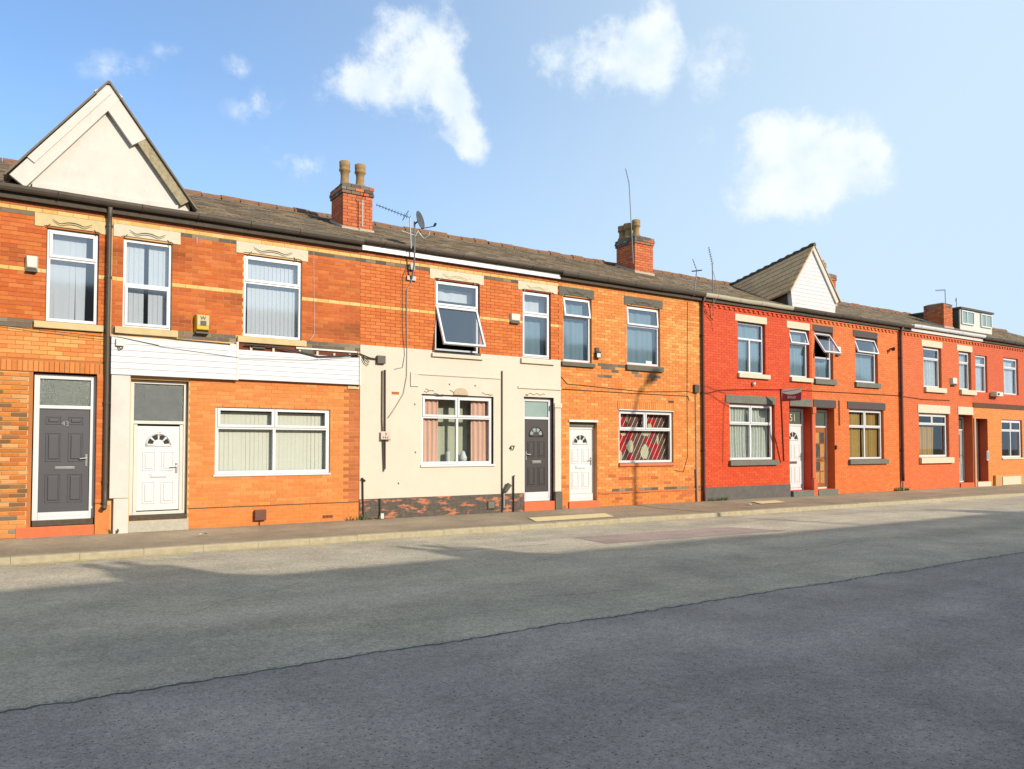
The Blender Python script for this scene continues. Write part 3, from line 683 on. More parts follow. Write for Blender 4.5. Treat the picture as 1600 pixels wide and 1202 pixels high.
brickfield(wl, -.4, X43[1], 0, 5.93, cov + [(-9, .23, 0, 2.91), (-9, 9, 2.93, 3.12)], f43, M_BRICK, 230)
brickfield(wl, -3.9, -.4, 0, 5.93, cov + [(-9, 9, 2.93, 3.12)], f43, M_BRICK, 0)
# soldier course over the door and window
b_i = 0; x = -3.88
smb = MB()
while x < 1.44:
    c = LORA(); c = shade(c, R.uniform(.85, 1.0))
    if x > -.4:
        k = tuple(round(v, 2) for v in c); ob = bpy.data.objects.new('brick', pool_mesh(k, M_BRICK, k)); COL.objects.link(ob); ob.scale = (.072, .02, .19); place(ob, Vector((x + .036, -.008, 2.93)), wl)
    else: smb.box(x, x + .072, -.01, .01, 2.93, 3.12, c, False)
    x += .08
smb.build('brickwork', M_BRICK, wl, kind='stuff')
# rustic brick pillar left of the door
pl = MB().box(-.9, .214, -.004, .26, -.05, 2.905).build('pillar', wallmat('mortar_cream', P(238, 206, 150)), h)
for r in range(0, 37):
    x = -.9 - (.12 if r % 2 else 0)
    while x < .22:
        a, c = max(-.9, x), min(.222, x + .238); x += .246
        if c - a < .03: continue
        cc = RUS() if r > 4 else (LORA() if R.random() < .8 else GRY()); k = tuple(round(v, 2) for v in cc)
        z0 = r * .0785 + .006
        ob = bpy.data.objects.new('brick', pool_mesh(k, M_BRICK, k)); COL.objects.link(ob); ob.scale = (c - a, .026, .063); place(ob, Vector(((a + c) / 2, -.008, z0)), pl)
for z, m_ in ((3.2, 0),): pass
window(h, .45, 1.26, 3.85, 5.52, 5.0, .05, inside=[('blind', dict(m=M_BLIND, ang=6, gap=(1.08, 1.2), mess=.35))], mf=M_UPVC)
window(h, -2.59, -1.51, 3.85, 5.52, 5.0, .05, inside=[('blind', dict(m=M_BLIND, ang=6))])
window(h, -3.29, -1.31, 1.11, 2.69, 2.1, .05, cols=2, inside=[('blind', dict(m=M_BLIND, ang=6))])
sl_ = lintel(h, .25, 1.425, 5.53, 5.772, M_STONEY, carve=M_CARVE, notch=.12); lintel(h, -2.8, -1.3, 5.53, 5.772, M_STONEY, carve=M_CARVE)
sill(h, .27, 1.36, 3.71, 3.845, M_STONEY); sill(h, -2.8, -1.3, 3.71, 3.845, M_STONEY); sill(h, -3.4, -1.2, .98, 1.105, M_STONEY)
doorframe(h, .30, 1.27, .28, 2.90, 2.31, .10, M_UPVC, .085, M_OBSC)
box('door_weatherbar', M_UPVC, h, .386, 1.184, .09, .18, .341, .419, .004); d43 = door(h, .385, 1.185, .42, 2.275, .13, M_DOORG, 'six')
text('43', .125, .79, .122, 2.01, M_METAL, d43, 'number')
box('doorstep', M_DARKW, h, .30, 1.27, .02, .2, .18, .28, .01)
box('step', M_TERRA, h, .06, 1.27, -.03, .22, -.03, .175, .012)
b = MB(); b.box(1.275, 1.40, -.028, .1, .56, 2.93); b.box(1.275, 1.52, -.05, .0, -.02, .52); pil = b.build('pilaster', wallmat('pilaster_orange', P(238, 146, 80)), h, bevel=.004)
for r in range(0, 31):
    z0 = .57 + r * CH
    if z0 > 2.86: break
    c = ORB(); k = tuple(round(v, 2) for v in c); ob = bpy.data.objects.new('brick', pool_mesh(k, M_BRICK, k)); COL.objects.link(ob); ob.scale = (.116, .02, .068); place(ob, Vector((1.3375, -.026, z0)), pil)
downpipe(h, 1.43, -.075, .52, 5.98, M_PIPE, .042, bands=(.95, 2.4, 4.74, 5.7))
rf = roof(h, *X43, 300); gutter(h, *X43, M_GUT, M_DARKW); body(h, *X43, M_INNER)
# shared gable
gb = MB().prism([(.12, 6.14), (2.62, 6.14), (2.62, 6.36), (1.37, 8.02), (.12, 6.36)], -.05, .08).build('gable', M_PAINTW, h)
def board(p, q, w0, w1, y0, y1, m, name='bargeboard', label=None):
    p, q = Vector((p[0], 0, p[1])), Vector((q[0], 0, q[1])); d = (q - p).normalized(); n = Vector((d.z, 0, -d.x))
    if n.z > 0: n = -n
    pts = [p + n * w0, q + n * w0, q + n * w1, p + n * w1]; pts = [(a.x, a.z) for a in pts]
    ar = sum(pts[i][0] * pts[(i + 1) % 4][1] - pts[(i + 1) % 4][0] * pts[i][1] for i in range(4))
    if ar < 0: pts = pts[::-1]
    return MB().prism(pts, y0, y1).build(name, m, gb, bevel=.004, label=label)
board((-.14, 6.33), (1.37, 8.32), 0, .30, -.16, -.06, M_PAINTW); board((.12, 6.68), (1.30, 8.22), -.004, .135, -.185, -.161, M_PAINTW)
board((2.02, 7.44), (1.372, 8.318), 0, .30, -.156, -.063, M_PAINTW); board((2.80, 6.38), (2.02, 7.44), .0, .19, -.15, -.06, M_WOOD, label='weathered bare wood bargeboard')
MB().box(.2, 2.6, -.12, -.051, 6.14, 6.27).build('gable_base_board', M_PAINTW, gb, bevel=.004)
MB().prism([(2.62, 6.14), (2.84, 6.14), (2.80, 6.38), (2.62, 6.60)], -.04, .06).build('gable_infill', M_PAINTW, gb)
for sg, xf, zf in ((-1, -.2, 6.30), (1, 2.92, 6.22)):
    b = MB(); a, bb, c = (1.37, -.2, 8.345), (1.37, 3.7, 7.74), (xf, -.2, zf)
    d = (xf, 1.2, zf - .15)
    quad = (a, c, d, bb) if sg < 0 else (a, bb, d, c)
    n = 12
    b.slab(*quad, .03, SL[2]) if sg < 0 else b.slab(*quad, .03, SL[2])
    b.build('gable_roof', M_SLATE, gb)
MB().tube([(1.37, -.19, 8.34), (1.37, 3.7, 7.75)], .035, 8).build('ridge_tile', M_PIPE, gb)

# ---- number 45 --------------------------------------------------
X45 = (1.465, 6.385)
h = empty('terraced_house', (3.9, 0, 0), label='terraced house with white plastic cladding above its bright orange ground floor and white door', category='house', group='terraced houses of the row')
op = [(1.68, 2.53, 3.84, 5.53), (3.88, 5.08, 3.84, 5.53), (1.84, 2.86, .2, 2.87), (3.36, 5.72, 1.03, 2.42)]
wl = wall_mesh(h, *X45, 5.95, op, wallmat('mortar_amber', P(250, 196, 130)))
cov = op + [(1.50, 2.67, 5.53, 5.775), (3.72, 5.2, 5.53, 5.775), (1.55, 2.64, 3.71, 3.84), (3.76, 5.17, 3.71, 3.84), (1.465, 6.37, 3.0, 3.69), (1.465, 2.87, 0, 3.0)]
def f45(x, z, r, k):
    c = cornice_cols(x, z, r)
    if c: return c
    if z > 3.85: return shade(ORA(), sootf(x, z))
    if z > 3.6: return GRY()
    if z < .385: return PORA()
    if x > 6.12 + (.12 if r % 2 else 0): return BRN()
    return LORA()
brickfield(wl, X45[0] + .03, X45[1], 0, 5.93, cov, f45, M_BRICK, 300)
W = [('blind', dict(m=M_BLIND, ang=6))]
window(h, 1.68, 2.53, 3.85, 5.52, 4.66, .05, top=False, low=True, inside=[('blind', dict(m=M_BLIND, ang=6, gap=(2.08, 2.16)))])
window(h, 3.88, 5.08, 3.85, 5.52, 4.97, .05, inside=[('blind', dict(m=M_BLIND, ang=6, gap=(3.9, 4.0)))])
window(h, 3.36, 5.71, 1.04, 2.42, 1.98, .03, cols=2, F=.07, mg=M_GLASSD, inside=[('blind', dict(m=M_BLINDC, ang=4, drop=.10))])
MB().box(3.33, 5.73, -.03, .028, 1.0, 1.038).build('sill', M_UPVC, h, bevel=.004)
lintel(h, 1.50, 2.67, 5.53, 5.772, M_STONE, carve=M_CARVE, notch=.12); lintel(h, 3.72, 5.20, 5.53, 5.772, M_STONE, carve=M_CARVE, notch=.12)
sill(h, 1.55, 2.64, 3.71, 3.845, M_STONEY); sill(h, 3.76, 5.17, 3.71, 3.845, M_STONEY)
clad = empty('cladding', (3.9, -.1, 2.93)); clad.parent = h; WO[clad] = Vector((3.9, -.1, 2.93)); clad.location = WO[clad] - WO[h]
for (a, c, z0, z1, yy) in ((1.49, 3.735, 2.93, 3.62, -.115), (3.75, 6.35, 2.95, 3.55, -.095)):
    n = 6; hh = (z1 - z0) / n
    for i in range(n):
        za = z0 + i * hh
        MB().add([(a, yy - .006, za + .004), (c, yy - .006, za + .004), (c, yy, za + hh), (a, yy, za + hh), (a, -.01, za + .004), (c, -.01, za + .004), (c, -.01, za + hh), (a, -.01, za + hh)],
                 [(0, 1, 2, 3), (1, 5, 6, 2), (4, 0, 3, 7), (3, 2, 6, 7), (5, 4, 7, 6), (0, 4, 5, 1)]).build('cladding_board', M_BOARD, clad, bevel=.002)
MB().box(3.725, 3.765, -.125, -.004, 2.93, 3.70).build('corner_trim', M_UPVCC, clad); MB().box(1.49, 3.72, -.118, -.004, 3.621, 3.648).build('top_trim', M_UPVCC, clad)
MB().box(6.335, 6.37, -.12, -.004, 2.95, 3.58).build('corner_trim', M_UPVCC, clad); MB().box(3.77, 6.33, -.03, -.004, 3.552, 3.69).build('backing_board', mat('brown_board', P(128, 70, 50), .9, .3, 12, .2), clad)
for x in (4.0, 4.45, 5.0, 5.38, 5.75, 6.1): MB().box(x, x + .045, -.08, -.031, 3.552, 3.55 + R.uniform(.06, .13)).build('batten', M_STONE, clad)
MB().box(4.95, 6.3, -.06, -.031, 3.655, 3.69).build('batten', M_UPVCC, clad)
MB().box(4.0, 4.3, -.08, -.031, 3.60, 3.68).build('junction_box', M_STONEG, clad, bevel=.006); MB().box(5.05, 5.30, -.09, -.062, 3.56, 3.65).build('junction_box', M_STONEG, clad, bevel=.006)
MB().box(1.50, 1.82, -.10, .02, .64, 2.925).build('pilaster', M_PAINTW, h, bevel=.008); MB().box(1.57, 1.82, -.085, .02, -.05, .636).build('pilaster_base', M_PAINTW, h, bevel=.01)
doorframe(h, 1.85, 2.85, .30, 2.86, 2.06, .10, M_UPVCC, .06, M_OBSCD)
box('door_surround', M_UPVCC, h, 1.915, 1.975, .10, .15, .36, 2.02, .003); box('door_surround', M_UPVCC, h, 2.725, 2.785, .10, .15, .36, 2.02, .003)
d45 = door(h, 1.977, 2.723, .38, 1.99, .115, M_DOORW, 'fan', mh=M_WHITE, knobm=M_METAL)
text('45', .11, 2.35, .108, 1.84, M_METAL, d45, 'number')
box('step', M_MORTAR, h, 1.80, 2.88, -.05, .22, -.03, .19, .012); box('threshold', M_DARKW, h, 1.84, 2.86, .0, .2, .195, .295, .008)
MB().box(6.10, 6.37, -.03, .01, 2.86, 2.93).build('stone_block', M_STONEY, h, bevel=.004)
MB().box(2.88, 6.37, -.016, -.0105, .385, .40).build('plinth_joint', M_CARVE, h)
ab = MB().box(5.56, 5.80, -.012, .0, .065, .14).build('air_brick', wallmat('ab45', P(210, 120, 66)), h)
for i in range(7): MB().box(5.575 + i * .031, 5.592 + i * .031, -.018, -.0125, .08, .128).build('vent_slot', M_INK, ab)
roof(h, *X45, 300); gutter(h, *X45, M_GUT, M_DARKW); body(h, *X45, M_INNER)
def chimney(h, x0, x1, y0, y1, zt, pots, corb=True, capm=None, single=300, flip=None):
    zb = zr(y0) - .25
    c = MB().box(x0 + .008, x1 - .008, y0 + .008, y1 - .008, zb, zt - .01).build('chimney', wallmat('mortar_soot', P(120, 84, 62)), h)
    pal = brk([P(226, 124, 76), P(232, 134, 84), P(214, 114, 68), P(222, 118, 74)], .08); mb = MB(); cnt = 0
    nr = int((zt - zb) / CH); 
    for r in range(nr):
        z0 = zt - (r + 1) * CH + .004; z1 = z0 + CH - .009; e = .0
        if corb and r < 3: e = .03 if r != 1 else .045
        top = r < 3
        for side in range(4):
            L = (x1 - x0 if side in (0, 2) else y1 - y0) + 2 * e; a = -(r % 2) * .11
            while a < L:
                s0, s1 = max(0, a) + .004, min(L, a + .225) - .004; a += .229
                if s1 - s0 < .04: continue
                col = (GRY() if top and R.random() < .7 else pal())
                if side == 0: q = (x0 - e + s0, x0 - e + s1, y0 - e, y0 + .09)
                elif side == 2: q = (x0 - e + s0, x0 - e + s1, y1 - .09, y1 + e)
                elif side == 1: q = (x0 - e, x0 + .09, y0 - e + .095 + s0 * (L - .19) / L, y0 - e + .095 + s1 * (L - .19) / L)
                else: q = (x1 - .09, x1 + e, y0 - e + .095 + s0 * (L - .19) / L, y0 - e + .095 + s1 * (L - .19) / L)
                if side in (0, 1) and cnt < single:
                    k = tuple(round(v, 2) for v in col); ob = bpy.data.objects.new('brick', pool_mesh(k, M_BRICK, k)); COL.objects.link(ob)
                    ob.scale = (q[1] - q[0], q[3] - q[2], z1 - z0); place(ob, Vector(((q[0] + q[1]) / 2, (q[2] + q[3]) / 2, z0)), c); cnt += 1
                else: mb.box(*q, z0, z1, col)
    mb.build('brickwork', M_BRICK, c, kind='stuff')
    MB().add([(x0 - .02, y0 - .02, zt), (x1 + .02, y0 - .02, zt), (x1 + .02, y1 + .02, zt), (x0 - .02, y1 + .02, zt), (x0 + .12, y0 + .12, zt + .07), (x1 - .12, y0 + .12, zt + .07), (x1 - .12, y1 - .12, zt + .07), (x0 + .12, y1 - .12, zt + .07)],
             [(0, 1, 5, 4), (1, 2, 6, 5), (2, 3, 7, 6), (3, 0, 4, 7), (4, 5, 6, 7)]).build('flaunching', M_STONEW, c)
    f = MB(); f.box(x0 - .03, x1 + .03, y0 - .035, y0 - .002, zr(y0) - .05, zr(y0) + .05); f.slab((x0 - .035, y0 - .02, zr(y0) + .06), (x0 - .002, y0 - .02, zr(y0) + .06), (x0 - .002, y1, zr(y1) + .07), (x0 - .035, y1, zr(y1) + .07), .12)
    f.build('flashing', M_MORTAR, c)
    for (px, py, s_, hh) in pots:
        MB().lathe((px, py, zt + .02), [(.15 * s_, 0), (.15 * s_, .06), (.115 * s_, .12), (.105 * s_, hh * .45), (.12 * s_, hh * .6), (.15 * s_, hh * .64), (.15 * s_, hh * .70), (.128 * s_, hh * .72), (.14 * s_, hh * .78), (.145 * s_, hh * .98), (.12 * s_, hh), (.10 * s_, hh - .02), (.10 * s_, hh - .2)], 16).build('pot', M_POT, c, smooth=True)
    return c
chimney(h, 6.53, 7.29, 1.5, 2.3, 7.93, [(6.72, 1.9, .92, .66), (7.06, 1.75, .92, .60)])

# ---- number 47 --------------------------------------------------
X47 = (6.385, 11.83)
h = empty('terraced_house', (9.1, 0, 0), label='terraced house with cream rendered ground floor and charcoal front door', category='house', group='terraced houses of the row')
H47 = h
op = [(8.24, 9.45, 3.82, 5.53), (10.70, 11.58, 3.84, 5.55), (7.89, 9.84, 1.17, 2.82), (10.73, 11.66, .22, 2.86)]
wl = wall_mesh(h, *X47, 5.95, op, wallmat('mortar_brown', P(166, 82, 46)))
cov = op + [(8.09, 9.56, 5.53, 5.775), (10.56, 11.79, 5.53, 5.775), (8.1, 9.5, 3.7, 3.87), (-9, 99, 0, 3.85)]
def f47(x, z, r, k): return cornice_cols(x, z, r) or ORB()
brickfield(wl, *X47, 3.85, 5.93, cov, f47, M_BRICK, 300)
# cream render over the lower wall, and the painted plinth
rops = [(a, b_, c, d) for a, b_, c, d in op]
def sheet(h, x0, x1, z0, z1, holes, yf, yb, m, name, label=None):
    xs = sorted({x0, x1, *[v for q in holes for v in q[:2] if x0 < v < x1]}); zs = sorted({z0, z1, *[v for q in holes for v in q[2:] if z0 < v < z1]}); b = MB()
    def hole(x, z): return any(a < x < bb and c < z < d for a, bb, c, d in holes)
    g = [[not hole((xs[i] + xs[i + 1]) / 2, (zs[j] + zs[j + 1]) / 2) for j in range(len(zs) - 1)] for i in range(len(xs) - 1)]
    for i in range(len(xs) - 1):
        for j in range(len(zs) - 1):
            if not g[i][j]: continue
            a, c, d, e = xs[i], xs[i + 1], zs[j], zs[j + 1]
            b.quad((a, yf, d), (c, yf, d), (c, yf, e), (a, yf, e))
            if i == 0 or not g[i - 1][j]: b.quad((a, yb, d), (a, yf, d), (a, yf, e), (a, yb, e))
            if i == len(xs) - 2 or not g[i + 1][j]: b.quad((c, yf, d), (c, yb, d), (c, yb, e), (c, yf, e))
            if j == 0 or not g[i][j - 1]: b.quad((a, yb, d), (c, yb, d), (c, yf, d), (a, yf, d))
            if j == len(zs) - 2 or not g[i][j + 1]: b.quad((a, yf, e), (c, yf, e), (c, yb, e), (a, yb, e))
    return b.build(name, m, h, label=label)
rn = sheet(h, X47[0] + .002, X47[1] + .055, .445, 3.85, [(a, b_, c, d) for a, b_, c, d in op], -.022, .05, M_RENDER, 'render')
M_PEEL = None
def peel_mat():
    m = mat('peeling_paint', P(108, 98, 86), .85, .2, 9, .5, 40); t = m.node_tree; nd = t.nodes; b = nd['Principled BSDF']; l = b.inputs['Base Color'].links[0].from_socket
    g = nd.new('ShaderNodeNewGeometry'); n = nd.new('ShaderNodeTexNoise'); n.inputs['Scale'].default_value = 2.6; n.inputs['Detail'].default_value = 9; n.inputs['Roughness'].default_value = .7
    mp = nd.new('ShaderNodeMapping'); mp.inputs['Scale'].default_value = (1, 1, 3.2); t.links.new(g.outputs['Position'], mp.inputs[0]); t.links.new(mp.outputs[0], n.inputs['Vector'])
    r_ = nd.new('ShaderNodeMapRange'); r_.inputs[1].default_value = .53; r_.inputs[2].default_value = .57; t.links.new(n.outputs[0], r_.inputs[0])
    mxx = nd.new('ShaderNodeMix'); mxx.data_type = 'RGBA'; t.links.new(r_.outputs[0], mxx.inputs['Factor']); t.links.new(l, mxx.inputs['A']); mxx.inputs['B'].default_value = (*P(214, 136, 98), 1)
    t.links.new(mxx.outputs['Result'], b.inputs['Base Color']); return m
M_PEEL = peel_mat()
pli = sheet(h, X47[0] + .002, X47[1] + .055, -.05, .443, [(10.73, 11.66, -.1, .5)], -.035, .05, M_PEEL, 'plinth')
bo = MB()
for r in range(6):
    x = 6.40 - (.12 if r % 2 else 0)
    while x < 10.7:
        a, c = max(6.40, x) + .004, min(10.72, x + .241) - .004; x += .241
        if c - a > .04 and R.random() < .75: MB().box(a, c, -.041, -.030, r * .075 + .004, r * .075 + .069).build('brick', M_PEEL, pli)
window(h, 8.25, 9.44, 3.86, 5.52, 4.93, .05, low=True, alow=-24, F=.05, inside=[('curt', dict(x0=8.3, x1=9.4, z0=5.1, z1=5.38, y=.3, m=M_BLIND, nf=3, amp=.01))])
window(h, 10.70, 11.57, 3.86, 5.54, 4.97, .05, low=True, inside=[('curt', dict(x0=10.74, x1=11.52, z0=3.9, z1=4.98, y=.24, m=M_NETD, nf=3, amp=.004)), ('curt', dict(x0=10.75, x1=11.55, z0=5.0, z1=5.5, y=.28, m=M_BLIND, nf=3, amp=.005))])  # lower teal sheet added to colour in a bluish sky reflection
lintel(h, 8.09, 9.56, 5.53, 5.772, M_STONE, carve=M_STONEY, notch=.1); lintel(h, 10.56, 11.79, 5.55, 5.772, M_STONE, carve=M_STONEY, notch=.1)
sill(h, 8.14, 9.52, 3.70, 3.80, M_RENDER, .08); box('sill_ledge', M_STONEG, h, 8.22, 9.47, -.04, .05, 3.803, 3.858, .006); sill(h, 10.63, 11.66, 3.70, 3.84, M_RENDER, .08)
gw = window(h, 7.90, 9.83, 1.18, 2.81, 2.29, .05, cols=2, F=.07, mg=M_GLASSD)
folds('curtain', gw, 7.95, 8.40, 1.25, 2.75, .15, M_CURTP, 4, .010); folds('curtain', gw, 9.30, 9.80, 1.25, 2.75, .15, M_CURTP, 4, .010)
folds('net_curtain', gw, 7.95, 9.8, 1.2, 2.8, .40, M_ROOM, 12, .004)  # pale sheet added close behind the glass to stand for the lit room
MB().lathe((8.72, .24, 1.21), [(.05, 0), (.05, .26), (.04, .27)], 12).build('white_jar', M_WHITE, label='plain white upright jar on the windowsill left of the mullion', category='jar')
o = MB().lathe((9.13, .24, 1.21), [(.05, 0), (.09, .06), (.10, .12), (.07, .2), (.045, .27), (.02, .29)], 12).build('white_vase', M_WHITE, smooth=True, label='rounded white vase on the windowsill right of the mullion', category='vase')
MB().box(7.86, 9.88, -.055, .048, 1.13, 1.178).build('sill', M_UPVC, h, bevel=.004)
# moulded surround over the window, keystone stub, string moulding
b = MB(); b.box(7.60, 10.03, -.045, -.0225, 3.26, 3.31); b.box(7.60, 7.80, -.05, -.023, 2.98, 3.259); b.build('string_moulding', M_RENDER, h, bevel=.006)
MB().prism([(8.80 + .2 * math.cos(math.pi - k * math.pi / 8) + .12, 2.83 + .17 * math.sin(k * math.pi / 8)) for k in range(8, -1, -1)], -.05, -.0225).build('keystone', mat('keystone_tan', P(220, 194, 156), .85, .08, 8, .2), h)
b = MB()
for (x, z, l) in ((7.98, 2.93, .22), (8.20, 2.84, .3), (8.62, 2.92, .2), (9.5, 2.90, .22), (9.68, 2.86, .12), (7.95, 2.87, .12)):
    b.tube([(x + l * k / 6, -.024, z + .014 * math.sin(k * 1.6) - .04 * k / 6 * (l > .15)) for k in range(7)], .007, 5)
for (x, z, l) in ((10.88, 2.93, .5), (10.78, 2.90, .08)): b.tube([(x + l * k / 12, -.024, z + .02 * math.sin(k * 1.3)) for k in range(13)], .007, 5)
for (x, z) in ((7.70, 2.55), (7.72, 1.45), (8.6, 3.05), (9.3, 3.05), (7.3, .75)): b.box(x, x + .03, -.025, -.0215, z, z + .04)
b.build('cracked_render', M_CARVE, h)
box('string_moulding', M_RENDER, h, 10.55, 11.88, -.05, -.0225, 3.06, 3.12, .006)
b = MB(); b.box(11.665, 11.86, -.07, -.0225, .45, 2.60); b.box(11.64, 11.875, -.095, -.0225, 2.605, 2.72); b.build('pilaster', M_RENDER, h, bevel=.006); box('pilaster_base', M_STONEG, h, 11.665, 11.885, -.09, -.036, -.05, .44, .008)
doorframe(h, 10.74, 11.655, .22, 2.85, 2.33, .09, M_UPVC, .09, M_OBSCL); box('door_weatherbar', M_UPVC, h, 10.84, 11.555, .085, .15, .281, .45, .004)
door(h, 10.835, 11.56, .455, 2.295, .115, M_DOORB, 'fan', handle='left')
text('47', .17, 10.37, -.028, 1.56, M_INK, h, 'number', bold=.004)
box('step', M_TERRA, h, 10.72, 11.67, -.06, .22, -.03, .215, .012)
box('exposed_brick', mat('bare_brick_patch', P(200, 118, 70), .9, .1, 9, .2), h, 7.14, 7.32, -.026, -.0225, 2.78, 2.84, 0)
MB().tube([(10.07, -.05, -.03), (10.07, -.05, 3.47)], .014, 8).build('black_pipe', M_BLACK, h); MB().tube([(10.40, -.06, -.03), (10.40, -.06, .88), (10.44, -.03, .88)], .018, 8).build('black_pipe', M_BLACK, h)
b = MB(); b.tube([(6.90, -.05, 3.30), (6.90, -.05, 2.2), (6.95, -.05, 1.05)], .014, 8); b.tube([(6.965, -.05, 3.32), (6.975, -.05, 1.10)], .02, 8); b.build('cable_conduit', M_PIPE, h)
cb = box('cable_box', M_PIPE, h, 6.76, 6.96, -.10, -.023, 3.45, 3.63, .01)
MB().tube([(6.47, -.05, -.02), (6.45, -.055, .85), (6.44, -.055, .92)], .017, 8).tube([(6.42, -.06, .90), (6.50, -.06, .84)], .025, 8).build('black_pipe', M_BLACK, h)
MB().tube([(6.87, -.06, -.02), (6.86, -.06, .45)], .026, 8).build('black_pipe', M_PIPE, h); box('meter_cap', M_PLAST, h, 6.85, 6.93, -.12, -.086, .0, .12, .01)
mt = box('meter_hatch', M_PIPE, h, 9.64, 9.86, -.07, -.0425, .09, .29, .008); box('hatch_door', mat('hatch_grey', P(128, 124, 108), .6, .1, 8, .1), mt, 9.665, 9.835, -.078, -.0705, .115, .265, .004)
pp = MB().tube([(10.10, -.08, .10), (10.10, -.08, .42), (10.16, -.07, .50)], .025, 8).build('grey_elbow_pipe', M_CABLEG, h); MB().tube([(10.13, -.09, .50), (10.25, -.11, .68)], [.05, .065], 12).build('vent_cowl', M_STONEG, h)
pq = box('wall_plaque', mat('plaque_pink', P(236, 208, 188), .6, .05, 8, 0), h, 6.86, 7.09, -.085, -.073, 1.76, 1.94, .002)
box('plaque_edge', M_INK, pq, 6.86, 7.09, -.089, -.0735, 1.742, 1.758, 0); text('S', .08, 6.98, -.088, 1.88, M_INK, pq); text('P R C', .06, 6.975, -.088, 1.80, M_INK, pq)
roof(h, *X47, 300); gutter(h, *X47, M_PIPE, M_UPVC, 6.16, 6.085, 5.945)

# ---- number 49 --------------------------------------------------
body(h, *X47, M_INNER)
X49 = (11.89, 17.10)
h = empty('terraced_house', (14.5, 0, 0), label='pale orange brick terraced house with grey stone lintels and a flower printed blind downstairs', category='house', group='terraced houses of the row')
op = [(11.98, 12.93, 3.83, 5.55), (14.17, 15.42, 3.88, 5.53), (12.17, 13.10, .17, 2.25), (13.86, 15.92, 1.15, 2.62)]
wl = wall_mesh(h, 11.83, 17.10, 5.95, op, wallmat('mortar_49', P(238, 160, 92)))
cov = op + [(11.80, 13.0, 5.55, 5.79), (14.07, 15.52, 5.53, 5.77), (11.90, 13.0, 3.71, 3.83), (14.1, 15.5, 3.72, 3.88), (12.13, 13.12, 2.25, 2.30), (13.85, 15.92, 1.06, 1.15), (13.8, 16.0, 2.64, 2.85)]
def f49(x, z, r, k):
    if x < 11.95 and 3.85 < z < 5.7: return YEL() if r == 61 else ORB()
    if z < .38: return PORA() if R.random() < .85 else BRN()
    if .31 < z < .46 and x > 13.6 and R.random() < .6: return GRY()
    if x > 15.6 and 4.0 < z < 5.3: return YEL() if R.random() < .72 else LORA()
    if r in (58, 61, 65) and 12.95 < x < 14.1: return YEL() if R.random() < .6 else LORA()
    if 3.5 < z < 3.85 and 13.2 < x < 15.6 and R.random() < .28: return GRY()
    if z < 1.1 and R.random() < .10: return BRN()
    if z > 5.7: return shade(YEL(), .95) if R.random() < .4 else LORA()
    return LORA() if R.random() < .9 else YEL()
brickfield(wl, 11.83, 17.10, 0, 5.93, cov + [(11.83, 11.89, 0, 3.85)], f49, M_BRICK, 300)
x = 13.82
while x < 15.97:
    c = LORA(); k = tuple(round(v, 2) for v in c); ob = bpy.data.objects.new('brick', pool_mesh(k, M_BRICK, k)); COL.objects.link(ob); ob.scale = (.070, .02, .20); place(ob, Vector((x + .035, -.004, 2.645)), wl); x += .0785
window(h, 11.98, 12.92, 3.84, 5.54, 5.01, .06, atop=-9, mf=M_UPVC, inside=[('curt', dict(x0=11.98, x1=12.92, z0=3.86, z1=5.5, y=.2, m=M_NETD, nf=6, amp=.008))]); w49 = window(h, 14.18, 15.42, 3.89, 5.52, 4.98, .06, atop=-4, inside=[('curt', dict(x0=14.18, x1=15.42, z0=3.9, z1=5.5, y=.2, m=M_NETD, nf=6, amp=.008))])
MB().box(14.95, 15.17, .075, .085, 3.95, 4.03).build('sticker', M_WHITE, w49); folds('curtain', w49, 15.1, 15.4, 3.95, 5.45, .3, M_BLIND, 3, .02, .35, -1)
lintel(h, 11.835, 13.0, 5.55, 5.79, M_STONEG, carve=M_CARVE, notch=.13); lintel(h, 14.07, 15.52, 5.53, 5.77, M_STONEG, carve=M_CARVE, notch=.13)
sill(h, 11.90, 13.0, 3.71, 3.83, M_STONEG, .08); sill(h, 14.12, 15.50, 3.72, 3.88, M_STONEG, .08)
doorframe(h, 12.19, 13.10, .17, 2.12, None, .13, M_DOORW, .05); door(h, 12.24, 13.05, .36, 2.07, .15, M_DOORW, 'fan', mh=M_WHITE, knobm=M_METAL); box('door_weatherbar', M_UPVC, h, 12.24, 13.05, .12, .2, .231, .355, .004)
box('door_head', M_STONEW, h, 12.175, 13.095, .1, .28, 2.13, 2.249, 0); box('door_canopy', M_UPVC, h, 12.14, 13.12, -.04, .05, 2.252, 2.31, .005)
box('step', M_TERRA, h, 12.13, 13.15, -.05, .26, -.03, .168, .012)
gw = window(h, 13.87, 15.91, 1.16, 2.61, 2.08, .05, cols=1, tcols=2, F=.065, mg=M_GLASSD, tsplit=14.87)
MB().box(13.85, 15.92, -.03, .048, 2.605, 2.635).build('window_head', M_UPVCC, gw); MB().box(13.85, 15.93, -.06, .05, 1.065, 1.15).build('sill', mat('sill_salmon', P(228, 132, 88), .8, .08, 8, .1), h, bevel=.006)
